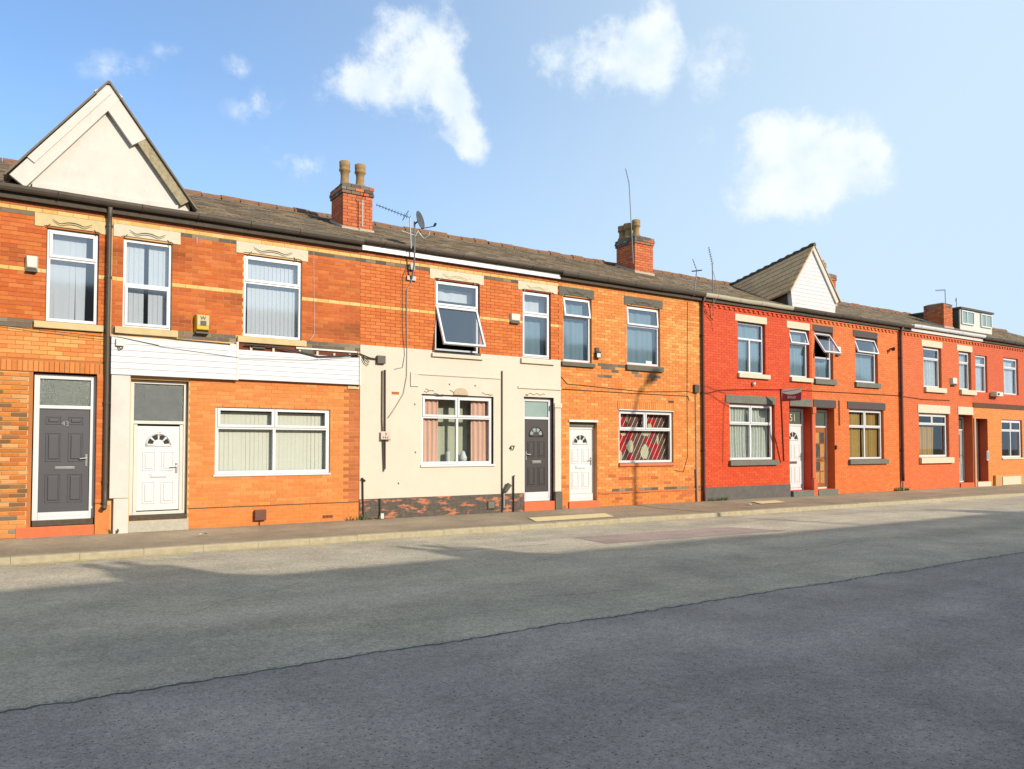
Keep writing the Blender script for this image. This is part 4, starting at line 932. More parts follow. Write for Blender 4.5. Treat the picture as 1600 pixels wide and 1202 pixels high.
# printed roller blind behind the glass: brown cloth, red and cream flowers, pale slanting stripes
bl = MB().box(13.95, 15.68, .205, .213, 1.22, 2.56).build('printed_blind', M_BLIN, gw)
folds('curtain', gw, 15.68, 15.9, 1.2, 2.56, .25, mat('curtain_taupe', P(176, 136, 100), .9, .1, 5, 0), 3, .02)
b = MB(); 
def blob(b, cx, cz, rx, rz, y, seed):
    q = random.Random(seed); n = 12; pts = [(cx + rx * (1 + q.uniform(-.25, .2)) * math.cos(2 * math.pi * k / n), cz + rz * (1 + q.uniform(-.25, .2)) * math.sin(2 * math.pi * k / n)) for k in range(n)]
    b.add([(x, y, z) for x, z in pts] + [(cx, y, cz)], [(k, (k + 1) % n, n) for k in range(n)])
for i, (cx, cz, rx, rz) in enumerate([(14.12, 1.70, .17, .26), (14.40, 1.92, .18, .15), (14.17, 2.12, .18, .12), (14.20, 2.33, .20, .10), (15.15, 1.72, .17, .18), (15.40, 1.45, .15, .25), (15.30, 2.06, .13, .17), (15.27, 2.32, .18, .12), (14.45, 1.30, .14, .12), (14.05, 2.0, .1, .08)]): blob(b, cx, cz, rx, rz, .2035, i)
b.build('red_flowers', M_RED, gw, kind='stuff')
b = MB()
for i, (cx, cz, rx, rz) in enumerate([(14.45, 1.62, .13, .17), (14.06, 1.36, .12, .15), (14.42, 2.10, .12, .08), (15.0, 1.45, .15, .22), (15.05, 2.0, .17, .10), (15.2, 2.2, .09, .06), (14.2, 1.95, .1, .05), (14.35, 2.40, .05, .12), (15.5, 1.8, .04, .14)]): blob(b, cx, cz, rx, rz, .202, 50 + i)
b.build('cream_leaves', M_PCREAM, gw, kind='stuff')
b = MB()
for i in range(15):
    xb = 13.45 + i * .165; z0, z1 = 1.22, 2.56; sl = .58
    def cl(x, z): return x, z
    xa, xz = xb, xb + (z1 - z0) * sl; za, zz = z0, z1
    if xa < 13.97: za = z0 + (13.97 - xa) / sl; xa = 13.97
    if xz > 15.86: zz = z0 + (15.86 - xb) / sl; xz = 15.86
    if za < zz: b.quad((xa, .2005, za), (xa + .018, .2005, za), (xz + .018, .2005, zz), (xz, .2005, zz))
b.build('white_stripes', M_WHITE, gw, kind='stuff')
box('plinth_ledge', wallmat('ledge_orange', P(226, 132, 76)), h, 13.14, 17.0, -.028, -.0125, .34, .385, .004)
for (x, z) in ((12.9, 4.25),): pass
ab = MB().box(15.72, 15.95, -.014, .0, 2.86, 2.93).build('air_brick', wallmat('ab49', P(190, 110, 70)), h)
for i in range(6): MB().box(15.735 + i * .034, 15.755 + i * .034, -.02, -.0145, 2.875, 2.915).build('vent_slot', M_INK, ab)
b = MB(); b.tube([(11.92, -.02, 3.10), (13.5, -.02, 3.085), (15.2, -.02, 3.08), (16.5, -.02, 3.08), (16.55, -.02, 2.95)], .009, 6); b.tube([(11.9, -.02, 3.42), (12.1, -.02, 3.24), (13.2, -.02, 3.2), (14.8, -.02, 3.14), (16.5, -.02, 3.22), (16.8, -.02, 3.18)], .008, 6)
b.tube([(16.52, -.02, 5.85), (16.47, -.02, 3.1), (16.47, -.02, 1.3), (16.3, -.02, .88), (15.95, -.02, .92)], .006, 6); b.build('wall_cable', M_BLACK, h)
b = MB(); b.tube([(16.81, -.03, 3.2), (16.82, -.03, .95)], .012, 6); b.tube([(16.80, -.05, .95), (16.83, -.05, -.03)], .03, 8); b.build('waste_pipe', M_CABLEG, h)
box('cable_box', M_PIPE, h, 16.73, 16.91, -.09, -.012, 3.19, 3.43, .01)
downpipe(h, 17.08, -.075, .02, 5.98, M_PIPEM, .042, bands=(1.5, 3.2, 4.9), shoe=False)
roof(h, 11.83, 17.10, 300); gutter(h, 11.83, 17.10, M_PIPE, M_DARKW); body(h, 11.85, 17.1, M_INNER)
chimney(h, 16.66, 17.46, 2.4, 3.3, 8.40, [(16.92, 2.62, .95, .58), (16.86, 2.92, 1.15, .52), (16.85, 3.2, 1.1, .50), (17.18, 3.1, .8, .30)])

# ---- numbers 51 to 59: painted brick -----------------------------
RED = brk([P(232, 84, 34), P(228, 78, 31), P(236, 90, 38)], .04); ORR = brk([P(242, 128, 62), P(238, 122, 58), P(244, 134, 68)], .04)
ORR5 = brk([P(238, 122, 66), P(235, 116, 62)], .03); RED7 = brk([P(232, 108, 62), P(228, 104, 58)], .03); YOR = brk([P(244, 158, 80), P(242, 152, 74)], .04); DGR = brk([P(104, 98, 88), P(94, 90, 84)], .1)
def dentils(h, x0, x1, m):
    b = MB(); b.box(x0, x1, -.05, -.0125, 5.872, 5.925); d = b.build('cornice', m, h, bevel=.004); i = 0; x = x0 + .05
    while x < x1 - .1:
        MB().box(x, x + .11, -.04, -.0125, 5.80, 5.868).build('dentil', m, d); x += .225
def far_windows(h, L, y=.09):
    return [window(h, *q[:4], **{**dict(y=y), **q[4]}) for q in L]
# 51
h51 = h = empty('terraced_house', (19.7, 0, 0), label='bright red painted terraced house with dark grey plinth and white curtains', category='house', group='terraced houses of the row')
op = [(18.70, 19.98, 3.89, 5.49), (21.19, 22.2, 3.89, 5.48), (18.29, 20.40, 1.19, 2.94), (21.12, 22.22, .18, 2.93)]
wl = wall_mesh(h, 17.10, 22.315, 5.95, op, wallmat('paint_red', P(226, 74, 30), .6))
cov = op + [(18.57, 20.05, 5.49, 5.71), (21.04, 22.23, 5.48, 5.71), (18.66, 20.1, 3.74, 3.89), (21.18, 22.33, 3.74, 3.89), (18.12, 20.43, 2.94, 3.19), (18.23, 20.47, 1.03, 1.19), (21.12, 22.31, 2.93, 3.19)]
brickfield(wl, 17.13, 22.315, 0, 5.93, cov, lambda x, z, r, k: DGR() if z < .42 else RED(), M_PBRICK, 0, -.005, .003)
dentils(h, 17.13, 22.31, wallmat('paint_red2', P(232, 84, 34), .6))
w1 = window(h, 18.70, 19.97, 3.90, 5.48, 4.97, .09, cols=2, tcols=1, top=False, inside=[('curt', dict(x0=18.7, x1=19.97, z0=3.9, z1=5.45, y=.2, m=M_NETD, nf=6, amp=.008))]); w2 = window(h, 21.19, 22.18, 3.90, 5.47, 4.97, .09, atop=-16, inside=[('curt', dict(x0=21.19, x1=22.18, z0=3.9, z1=5.45, y=.2, m=M_NETD, nf=6, amp=.008))])
lintel(h, 18.57, 20.05, 5.49, 5.71, M_STONE); lintel(h, 21.04, 22.23, 5.48, 5.71, M_STONE); sill(h, 18.66, 20.12, 3.74, 3.895, M_STONE, .09); sill(h, 21.18, 22.30, 3.74, 3.895, M_STONE, .09)
gw = window(h, 18.30, 20.38, 1.20, 2.93, 2.32, .09, cols=2, F=.07, mg=M_GLASSD)
folds('net_curtain', gw, 18.35, 19.45, 1.25, 2.85, .22, M_NET, 9, .03, .08, 1); folds('net_curtain', gw, 19.35, 20.33, 1.25, 2.85, .24, M_NET, 7, .03, .1, -1)
lintel(h, 18.12, 20.43, 2.945, 3.19, M_STONEW, .03); sill(h, 18.23, 20.47, 1.03, 1.195, M_STONEW, .10)
lintel(h, 21.14, 22.28, 2.935, 3.19, M_STONEW, .03)
def deepdoor(h, x0, x1, z0, z1, zt, depth, m, style, fan, mframe, jm):
    MB().box(x0 + .002, x1 - .002, .29, .9, z0 - .15, z0 - .002).build('porch_floor', M_STONEW, h)
    jl = MB(); jl.box(x0 - .1, x0 - .001, .301, depth + .1, z0, z1); jl.box(x1 + .001, x1 + .1, .301, depth + .1, z0, z1); jl.build('porch_jamb', jm, h)
    doorframe(h, x0 + .002, x1 - .002, z0, z1 - .05, zt, depth, mframe, .08, fan); box('door_head', M_DARKW, h, x0, x1, depth - .02, depth + .1, z1 - .049, z1 - .002, 0)
    return door(h, x0 + .085, x1 - .085, z0 + .07, zt - .035, depth + .02, m, style)
d51 = deepdoor(h, 21.12, 22.22, .18, 2.93, 2.33, .27, M_DOORW, 'fan', M_OBSC, M_UPVC, wallmat('paint_red', None))
text('51', .34, 21.68, .29, 2.56, M_PCREAM, h, 'number', .003)
box('step', M_STONEW, h, 21.15, 22.22, -.12, .29, -.03, .172, .012)
b = MB()
roof(h, 17.10, 22.315, 0); gutter(h, 17.10, 21.15, M_GUTC, M_DARKW); gutter(h, 21.15, 22.315, M_PIPE, M_DARKW); body(h, 17.1, 22.3, M_INNER)
MB().box(17.14, 21.10, -.045, -.0125, -.05, .40).build('plinth', mat('plinth_grey', P(112, 106, 98), .8, .2, 6, .4, 40, dirt=.3), h, bevel=.006)
# 53
h = empty('terraced_house', (24.8, 0, 0), label='orange painted terraced house with a varnished wooden door beside the red house', category='house', group='terraced houses of the row')
op = [(22.49, 23.50, 3.90, 5.50), (24.79, 26.14, 3.89, 5.49), (24.36, 26.45, 1.17, 2.93), (22.42, 23.52, .18, 2.92)]
wl = wall_mesh(h, 22.315, 27.43, 5.95, op, wallmat('paint_orange', P(236, 116, 56), .6))
cov = op + [(22.39, 23.5, 5.5, 5.71), (24.65, 26.12, 5.49, 5.72), (22.42, 23.58, 3.71, 3.9), (24.71, 26.2, 3.71, 3.89), (24.26, 26.55, 2.93, 3.19), (24.28, 26.61, 1.0, 1.17), (22.36, 23.6, 2.92, 3.19)]
brickfield(wl, 22.315, 27.43, 0, 5.93, cov, lambda x, z, r, k: shade(ORR(), 1.12 if x > 26.3 + .5 * math.sin(z * 2) else 1), M_PBRICK, 0, -.005, .003)
dentils(h, 22.33, 27.40, wallmat('paint_orange2', P(242, 128, 62), .6))
w3 = window(h, 22.49, 23.48, 3.91, 5.49, 4.62, .09, atop=-33, inside=[('curt', dict(x0=22.49, x1=23.48, z0=3.9, z1=4.62, y=.2, m=M_NETD, nf=6, amp=.008))]); window(h, 24.79, 26.12, 3.90, 5.48, 4.90, .09, atop=-20, inside=[('curt', dict(x0=24.79, x1=26.12, z0=3.9, z1=4.9, y=.2, m=M_NETD, nf=6, amp=.008))])
lintel(h, 22.39, 23.5, 5.50, 5.71, mat('painted_charcoal', P(92, 82, 78), .7, .1, 6, .2)); lintel(h, 24.65, 26.12, 5.49, 5.72, MATS['painted_charcoal']); sill(h, 22.42, 23.58, 3.71, 3.905, M_STONEW, .09); sill(h, 24.71, 26.2, 3.71, 3.895, M_STONEW, .09)
gw = window(h, 24.37, 26.43, 1.18, 2.92, 2.31, .09, cols=2, F=.06, mg=M_GLASSD); folds('curtain', gw, 24.4, 25.32, 1.2, 2.86, .22, M_CURTT, 6, .01); folds('curtain', gw, 25.45, 26.35, 1.2, 2.86, .22, M_CURTT, 6, .02)
lintel(h, 24.26, 26.55, 2.935, 3.19, MATS['painted_charcoal'], .03); sill(h, 24.28, 26.61, 1.0, 1.175, M_STONEW, .10); lintel(h, 22.36, 23.60, 2.925, 3.19, MATS['painted_charcoal'], .03)
deepdoor(h, 22.42, 23.52, .18, 2.92, 2.29, .27, M_DOORT, 'glazed', M_OBSC, M_UPVCC, wallmat('paint_orange', None))
box('step', M_STONEW, h, 22.45, 23.52, -.12, .29, -.03, .172, .012)
b = MB(); b.box(22.23, 22.40, -.07, -.0125, .55, 2.70); b.box(22.225, 22.41, -.10, -.0125, 2.705, 2.93); b.box(22.21, 22.42, -.12, -.0125, -.03, .54); b.build('pilaster', wallmat('pil53', P(232, 110, 68), .6), h, bevel=.015)
box('entry_phone', M_BLACK, h, 23.53, 23.60, -.05, -.012, 1.52, 1.66, .006)
box('wall_slot', M_PIPEM, h, 23.76, 23.80, -.03, -.012, 2.34, 3.2, 0)
downpipe(h, 27.50, -.085, .35, 5.98, M_PIPEM, .055, bands=(1.5, 3.6, 4.9), shoe=False); MB().tube([(27.50, -.085, .34), (27.50, -.085, -.03)], .035, 8).build('pipe_end', M_CABLEG, h)
roof(h, 22.315, 27.43, 0); gutter(h, 22.315, 27.43, M_PIPE, M_DARKW); body(h, 22.33, 27.43, M_INNER)
# gable dormer with plastic boards
gd = MB().prism([(21.32, 6.18), (23.60, 6.18), (23.68, 6.70), (22.42, 8.28), (21.24, 6.74)], -.02, .12).build('gable_dormer', M_BOARD, h); MB().box(21.26, 21.34, .121, 1.3, 6.1, 6.60).box(23.58, 23.66, .121, 1.3, 6.1, 6.6).build('dormer_cheek', M_DARKW, h)  # cheeks take a dark timber colour that paints in their shaded side
z = 6.19
while z < 8.15:
    z2 = z + .13
    def ex(zz):
        if zz < 6.73: t = (zz - 6.18) / .55; return 21.32 - .08 * t, 23.60 + .08 * t
        t = (zz - 6.73) / 1.55; return 21.24 + 1.18 * t, 23.68 - 1.26 * t
    a0, a1 = ex(z + .004); c0, c1 = ex(min(z2, 8.2))
    if c1 - c0 > .02: MB().prism([(a0, z + .004), (a1, z + .004), (c1, min(z2, 8.2)), (c0, min(z2, 8.2))], -.034, -.021).build('cladding_board', M_BOARD, gd, bevel=.002)
    z = z2
gb = gd
board((23.74, 6.60), (22.425, 8.36), 0, .15, -.09, -.036, M_PAINTW); board((21.16, 6.68), (22.418, 8.36), 0, .05, -.087, -.038, M_PAINTW)
F_, B_, E_ = Vector((22.42, -.12, 8.37)), Vector((22.42, 3.6, 7.60)), Vector((21.14, -.12, 6.68)); dv = B_ - F_
DS = [P(240, 192, 134), P(228, 184, 128), P(246, 200, 142)]
gs = MB().slab(F_ - Vector((0, 0, .02)), E_ - Vector((0, 0, .02)), E_ + dv - Vector((0, 0, .02)), B_ - Vector((0, 0, .02)), .03, DS[1]).slab(F_ - Vector((0, 0, .02)), B_ - Vector((0, 0, .02)), B_ + Vector((1.4, 0, -1.78)), F_ + Vector((1.4, 0, -1.78)), .03, DS[1]).build('dormer_roof', M_SLATE, h)
nrm = (E_ - F_).cross(dv).normalized()
if nrm.x > 0: nrm = -nrm
for i in range(8):
    t0, t1 = i / 8, (i + 1) / 8 + .02; 
    for k in range(9):
        s0, s1 = (k - (.5 if i % 2 else 0)) / 9, (k + 1 - (.5 if i % 2 else 0)) / 9 - .004; s0 = max(0, s0)
        if s1 <= s0: continue
        lowp, hip = E_ + (F_ - E_) * t0 + nrm * .028, E_ + (F_ - E_) * min(1, t1) + nrm * .008
        MB().slab(lowp + dv * s0, hip + dv * s0, hip + dv * s1, lowp + dv * s1, -.012, R.choice(DS)).build('slate', M_SLATE, gs)
for k in range(12):
    a = F_ + dv * (k / 12); c = F_ + dv * ((k + .92) / 12)
    MB().tube([a + Vector((0, 0, .02)), a * .5 + c * .5 + Vector((0, 0, .035)), c + Vector((0, 0, .02))], [.07, .085, .06], 8).build('ridge_tile', M_PIPE, gs)
# 55
h = empty('terraced_house', (30.1, 0, 0), label='orange painted terraced house with cream stone lintels and white fascia section', category='house', group='terraced houses of the row')
op = [(29.15, 30.45, 3.91, 5.46), (31.77, 32.72, 3.92, 5.46), (28.77, 30.92, 1.21, 2.90), (31.65, 32.74, .17, 2.9)]
wl = wall_mesh(h, 27.43, 32.78, 5.95, op, wallmat('paint_orange5', P(232, 112, 60), .6))
cov = op + [(29.03, 30.52, 5.46, 5.71), (31.61, 32.84, 5.46, 5.71), (29.17, 30.65, 3.71, 3.91), (31.77, 32.98, 3.71, 3.92), (28.69, 30.99, 2.9, 3.22), (28.75, 31.09, .98, 1.21), (31.6, 32.8, 2.9, 3.22)]
brickfield(wl, 27.43, 32.78, 0, 5.93, cov, lambda x, z, r, k: shade(ORR5(), 1.06 if z < 1 else 1), M_PBRICK, 0, -.004, .002)
dentils(h, 27.6, 32.76, wallmat('paint_orange5b', P(238, 120, 66), .6))
window(h, 29.16, 30.43, 3.92, 5.45, 5.0, .1, inside=[('curt', dict(x0=29.2, x1=30.4, z0=3.95, z1=5.0, y=.22, m=M_NET, nf=6, amp=.03))]); window(h, 31.78, 32.70, 3.93, 5.45, 5.0, .1, inside=[('curt', dict(x0=31.8, x1=32.7, z0=3.95, z1=5.3, y=.22, m=M_NET, nf=5, amp=.03))])
lintel(h, 29.03, 30.52, 5.465, 5.71, M_STONE); lintel(h, 31.61, 32.82, 5.465, 5.71, M_STONE); sill(h, 29.17, 30.66, 3.71, 3.915, M_STONE, .10); sill(h, 31.77, 32.96, 3.71, 3.925, M_STONE, .10)
gw = window(h, 28.78, 30.90, 1.22, 2.89, 2.48, .1, cols=1, tcols=2, F=.08, mg=M_GLASSD, inside=[('curt', dict(x0=28.8, x1=30.2, z0=1.25, z1=2.4, y=.25, m=M_CURTT, nf=8, amp=.02))])
lintel(h, 28.69, 30.99, 2.905, 3.22, M_STONE, .03); sill(h, 28.75, 31.09, .98, 1.215, M_STONE, .11); lintel(h, 31.60, 32.77, 2.905, 3.22, M_STONE, .03)
deepdoor(h, 31.65, 32.74, .17, 2.9, 2.30, .34, M_DOORS, 'slim', M_OBSC, M_UPVC, wallmat('paint_orange5', None)); box('step', wallmat('paint_orange5', None), h, 31.66, 32.73, -.05, .29, -.03, .165, .01)
roof(h, 27.43, 32.78, 0); gutter(h, 27.43, 28.2, M_PIPE, M_DARKW); gutter(h, 28.2, 32.78, M_UPVC, M_UPVCC, 6.2, 6.08, 5.95); body(h, 27.45, 32.78, M_INNER)
chimney(h, 32.62, 33.32, 1.0, 1.85, 7.62, [], corb=False, single=120)
chimney(h, 26.52, 27.28, 2.4, 3.2, 8.42, [(26.70, 2.65, .85, .55), (26.98, 2.75, .85, .50)], single=60)
# 57 and 59
for i, (xa, xb, lab) in enumerate([(32.78, 38.1, 'terraced house with red upper floor over amber brick ground floor and boxy roof dormer'), (38.1, 43.6, 'end terraced house of the row, red upper floor, beyond the boxy roof dormer')]):
    h = empty('terraced_house', ((xa + xb) / 2, 0, 0), label=lab, category='house', group='terraced houses of the row'); d = xa - 32.78
    op = [(33.06 + d, 34.02 + d, 3.87, 5.42), (35.41 + d, 36.72 + d, 3.86, 5.44), (35.13 + d, 36.95 + d, 1.14, 2.77), (32.93 + d, 33.95 + d, .19, 2.78)]
    wl = wall_mesh(h, xa, xb, 5.95, op, wallmat('paint_red7', P(226, 100, 56), .6))
    brickfield(wl, xa, xb, 0, 5.93, op + [(xa, xb, 3.22, 3.42)], lambda x, z, r, k: RED7() if z > 3.3 else YOR(), M_PBRICK, 0, -.004, .002)
    dentils(h, xa + .02, xb - .02, wallmat('paint_red7b', P(232, 108, 62), .6))
    window(h, 33.07 + d, 34.0 + d, 3.88, 5.41, 4.98, .07, inside=[('blind', dict(m=M_BLIND, ang=6))]); window(h, 35.42 + d, 36.70 + d, 3.87, 5.43, 5.0, .07, inside=[('blind', dict(m=M_BLIND, ang=6))])
    window(h, 35.14 + d, 36.93 + d, 1.15, 2.76, 2.3, .06, cols=2, F=.08, mg=M_GLASSD); box('sill', M_STONE, h, 35.1 + d, 36.97 + d, -.05, .05, 1.08, 1.145, .006)
    box('band', mat('brown_band', P(110, 74, 52), .8, .15, 5, .1), h, xa + .003, xb - .003, -.03, -.001, 3.22, 3.42, .005)
    deepdoor(h, 32.93 + d, 33.95 + d, .19, 2.78, 2.2, .38, M_DOORS, 'slim', M_OBSC, M_UPVC, wallmat('jamb_brown', P(150, 70, 40))); box('step', M_STONE, h, 32.95 + d, 34.05 + d, -.07, .29, -.03, .18, .01)
    MB().box(34.35 + d, 37.0 + d, -.10, -.0125, -.05, .42).build('plinth', wallmat('plinth57', P(222, 166, 104)), h, bevel=.01)
    if i == 0:
        MB().box(32.80, 32.93, -.05, -.0125, -.03, 2.8).build('pilaster', mat('pebble', P(226, 170, 126), .9, .3, 40, .5), h, bevel=.01)
        MB().box(34.9, 36.5, -.13, -.1025, .0, .36).build('plinth_panel', M_STONE, h, bevel=.01)
        fr = MB(); rails(fr, 33.80, 33.94, 1.05, 1.45, -.04, -.0125, .03); fr.build('wall_frame', M_UPVC, h)
    roof(h, xa, xb, 0); gutter(h, xa, xa + .75, M_UPVC, M_UPVCC, 6.2, 6.08, 5.95); gutter(h, xa + .75, xb, M_PIPE, M_DARKW); body(h, xa, xb, M_INNER)
    if i == 0:
        dm = MB().box(34.3, 37.1, 1.25, 3.5, 6.6, 7.60).build('dormer', M_SLATE, h); dm.data.materials[0] = mat('dormer_cheek', P(84, 84, 66), .8, .15, 5, .2)
        MB().box(34.25, 37.15, 1.12, 3.6, 7.60, 7.68).build('dormer_flat_roof', M_PIPE, dm); MB().box(34.32, 37.08, 1.20, 1.249, 6.70, 7.59).build('dormer_front', M_UPVCC, dm)
        for (a, c) in ((34.4, 35.45), (36.05, 37.0)):
            q = MB(); rails(q, a, c, 6.95, 7.55, 1.14, 1.199, .05); q.box((a + c) / 2 - .1, (a + c) / 2 - .05, 1.14, 1.199, 7.0, 7.5); dw = q.build('dormer_window', M_UPVC, dm)
        for (a, c) in ((34.45, 34.875 - .05), (34.875, 35.4), (36.1, 36.425), (36.475, 36.95)): MB().box(a, c, 1.17, 1.18, 7.0, 7.5).build('pane', M_OBSCL, dm)
        MB().box(39.4, 40.0, 2.8, 3.5, 7.3, 7.95).build('ridge_stub', M_BRICK, h)
M_LEAF = mat('weed_leaf', (.10, .14, .04), .7, .3, 20, 0)
def weeds(x0, x1, n, lab, k=1):
    b = MB()
    for i in range(n):
        x = R.uniform(x0, x1); y = -.02 - abs(R.gauss(0, .05)); a = R.uniform(0, 6.28); h_ = R.uniform(.03, .12) * k; w_ = .012 * k
        dx, dy = math.cos(a), math.sin(a); b.add([(x - dy * w_, y + dx * w_, 0), (x + dy * w_, y - dx * w_, 0), (x + dx * .05 * k + dy * w_, y - abs(dy) * .05, h_), (x + dx * .05 * k - dy * w_, y - abs(dy) * .04, h_ * .9)], [(0, 1, 2, 3)])
    b.build('weeds', M_LEAF, kind='stuff', label=lab, category='weeds')
weeds(17.3, 18.1, 60, 'small weeds and moss at the foot of the dark grey plinth'); weeds(27.0, 27.9, 80, 'green weeds at the foot of the downpipe of the orange painted houses', 1.3); weeds(6.1, 6.9, 25, 'tiny weeds at the corner of the cream house'); weeds(1.5, 1.7, 10, 'weeds by the white pilaster foot')
# ================================================================== THINGS FIXED ON THE FRONT
def alarm(x0, x1, z0, z1, dep, m, lab, grp='alarm boxes on the house fronts', bevelled=True, extra=None):
    e = empty('alarm_box', ((x0 + x1) / 2, -.012, z0), label=lab, category='alarm box', group=grp)
    b = MB().add([(x0, -.012, z0), (x1, -.012, z0), (x1, -.012, z1), (x0, -.012, z1), (x0 + .03, -dep, z0 + .06), (x1 - .03, -dep, z0 + .06), (x1 - .02, -dep, z1 - .01), (x0 + .02, -dep, z1 - .01)],
                 [(4, 5, 6, 7), (0, 1, 5, 4), (1, 2, 6, 5), (2, 3, 7, 6), (3, 0, 4, 7)]); b.build('cover', m, e, bevel=.01)
    MB().box(x0 + .02, x1 - .02, -dep + .02, -.013, z0 - .015, z0 + .02).build('base', M_PIPE, e)
    return e
alarm(.12, .32, 4.70, 4.97, .11, M_PLAST, 'white alarm box left of the leftmost upper window')
a = alarm(2.94, 3.22, 3.83, 4.19, .14, M_YBOX, 'yellow alarm box marked W between two upper windows')
MB().box(2.975, 3.19, -.148, -.1405, 3.97, 4.16).build('label', M_PCREAM, a); text('W', .10, 3.08, -.15, 4.11, M_INK, a); MB().box(3.03, 3.14, -.152, -.1485, 3.97, 4.06).build('window', M_PIPE, a)
alarm(10.30, 10.60, 4.69, 4.92, .10, M_PLAST, 'white square alarm box left of the narrow window above the charcoal door')
alarm(23.60, 23.84, 4.75, 5.05, .10, M_PLAST, 'white alarm box beside the wide open window of the orange house')
alarm(31.05, 31.42, 4.05, 4.35, .12, M_PLAST, 'cream alarm box between the two upper windows of the far orange house')
a = empty('vent_unit', (34.4, -.01, 3.72), label='white boxy unit on the wall between the last two upper windows', category='vent unit')
MB().box(34.2, 34.75, -.28, -.012, 3.72, 3.90).build('casing', M_PLAST, a, bevel=.015); MB().box(34.26, 34.42, -.29, -.2805, 3.77, 3.84).build('grille', M_INK, a)
a = empty('security_light', (13.1, -.01, 3.97), label='small security light with glass lamp on the wall right of the narrow window', category='lamp')
MB().box(13.03, 13.16, -.05, -.012, 4.14, 4.26).build('bracket', M_PIPE, a, bevel=.01); MB().box(13.01, 13.18, -.10, -.052, 3.97, 4.15).build('housing', M_BLACK, a, bevel=.01); MB().box(13.035, 13.155, -.106, -.1005, 3.99, 4.10).build('lens', M_PLAST, a)
a = empty('junction_box', (4.24, -.01, .1), label='brown square box low on the orange painted plinth', category='box'); MB().box(4.13, 4.36, -.09, -.012, .10, .31).build('cover', mat('brown_box', P(128, 84, 66), .7, .15, 8, .1), a, bevel=.008); MB().tube([(4.24, -.03, .1), (4.24, -.03, -.02)], .008, 6).build('pipe', M_BLACK, a)
a = empty('junction_box', (1.63, -.1, 3.45), label='small cream cable box beside the drainpipe above the white cladding', category='box'); MB().box(1.56, 1.70, -.17, -.12, 3.46, 3.60).build('cover', M_UPVCC, a, bevel=.008); MB().tube([(1.60, -.15, 3.46), (1.63, -.17, 3.40), (1.68, -.15, 3.43)], .012, 6).build('cable', M_PIPE, a)
# cameras and dark sensor on 53
a = empty('security_camera', (19.3, -.01, 3.5), label='small dome camera above the net curtained window of the red house', category='camera'); MB().lathe((19.35, -.06, 3.52), [(.05, .0), (.06, .04), (.055, .09)], 10).build('dome', M_WHITE, a, smooth=True); MB().tube([(19.35, -.01, 3.6), (19.35, -.07, 3.6)], .03, 8).build('mount', M_PIPE, a)
a = empty('wall_lamp', (26.85, -.01, 5.1), label='small dark spotlight high on the orange house next to the drainpipe', category='lamp'); MB().tube([(26.9, -.01, 5.2), (26.9, -.16, 5.2)], .02, 6).build('arm', M_PIPEM, a); MB().tube([(27.0, -.12, 5.24), (26.8, -.2, 5.16)], [.03, .07], 10).build('head', M_PIPEM, a)
# for-sale board of the red house
e = empty('sale_board', (20.75, -.1, 1.15), label='maroon and silver sale board on a leaning post beside the red house door', category='sign')
MB().tube([(20.69, -.10, 1.15), (20.12, -.45, 3.42)], .032, 4).build('post', M_PIPEM, e)
arm = MB()
sgv = Vector((.62, -.55, .05)).normalized(); O_ = Vector((20.14, -.45, 3.02)); up = Vector((-.02, -.08, 1)).normalized(); nb = sgv.cross(up).normalized()
def sq(m, name, u0, u1, v0, v1, t0, t1, parent):
    vs = [O_ + sgv * u + up * v + nb * t for t in (t0, t1) for (u, v) in ((u0, v0), (u1, v0), (u1, v1), (u0, v1))]
    return MB().add(vs, [(0, 1, 2, 3), (7, 6, 5, 4), (0, 4, 5, 1), (1, 5, 6, 2), (2, 6, 7, 3), (3, 7, 4, 0)]).build(name, m, parent)
bd = sq(M_MAROON, 'board', .03, .60, 0, .38, -.012, .012, e)
pts = [O_ + sgv * (.03 + .57 * k / 12) + up * (.20 + .07 * (2 * k / 12 - 1) ** 2) for k in range(13)] + [O_ + sgv * (.60 - .57 * k / 12) + up * .38 for k in range(13)]
for sg in (1, -1): MB().add([p + nb * sg * .015 for p in pts], [tuple(range(26)) if sg > 0 else tuple(range(26))[::-1]]).build('silver_field', M_SIGNG, bd)
pts = [O_ + sgv * (.05 + .50 * k / 12) + up * (.31 + .05 * (k / 12) ** 2) for k in range(13)]
for sg in (1, -1): MB().tube([p + nb * sg * .017 for p in pts], .006, 4).build('swoosh', M_INK, bd)
tx = text('SOLD', .10, 0, 0, 0, M_SIGNG, bd, bold=.002)
cen = O_ + sgv * .31 + up * .11
side = nb if nb.dot(Vector((0, -16, 1.5)) - cen) > 0 else -nb
xa = up.cross(side).normalized(); mt_ = Matrix((xa, up, side)).transposed().to_4x4(); tx.rotation_euler = mt_.to_euler(); tx.location = cen + side * .016 - WO[bd]
# satellite dish, aerials
e = empty('satellite_dish', (7.55, -.06, 5.3), label='grey satellite dish on a pole above the gutter beside the first chimney', category='satellite dish')
MB().tube([(7.60, -.07, 5.45), (7.60, -.20, 5.75), (7.58, -.26, 6.1), (7.575, -.26, 6.72)], .02, 8).build('pole', M_STEELD, e); MB().box(7.5, 7.72, -.05, -.012, 5.42, 5.52).build('bracket', M_STEELD, e); MB().box(7.53, 7.68, -.08, -.012, 5.66, 5.78).build('bracket', M_STEELD, e)
c = Vector((7.72, -.26, 6.78)); ax = Vector((.62, -.76, .2)).normalized(); e1 = ax.cross(Vector((0, 0, 1))).normalized(); e2 = e1.cross(ax).normalized(); vs = [c + ax * -.05]; fs = []
for j in range(1, 5):
    rr_ = .215 * j / 4
    for k in range(20): a_ = 2 * math.pi * k / 20; vs.append(c + e1 * rr_ * math.cos(a_) * .95 + e2 * rr_ * math.sin(a_) + ax * (-.05 + .05 * (j / 4) ** 2))
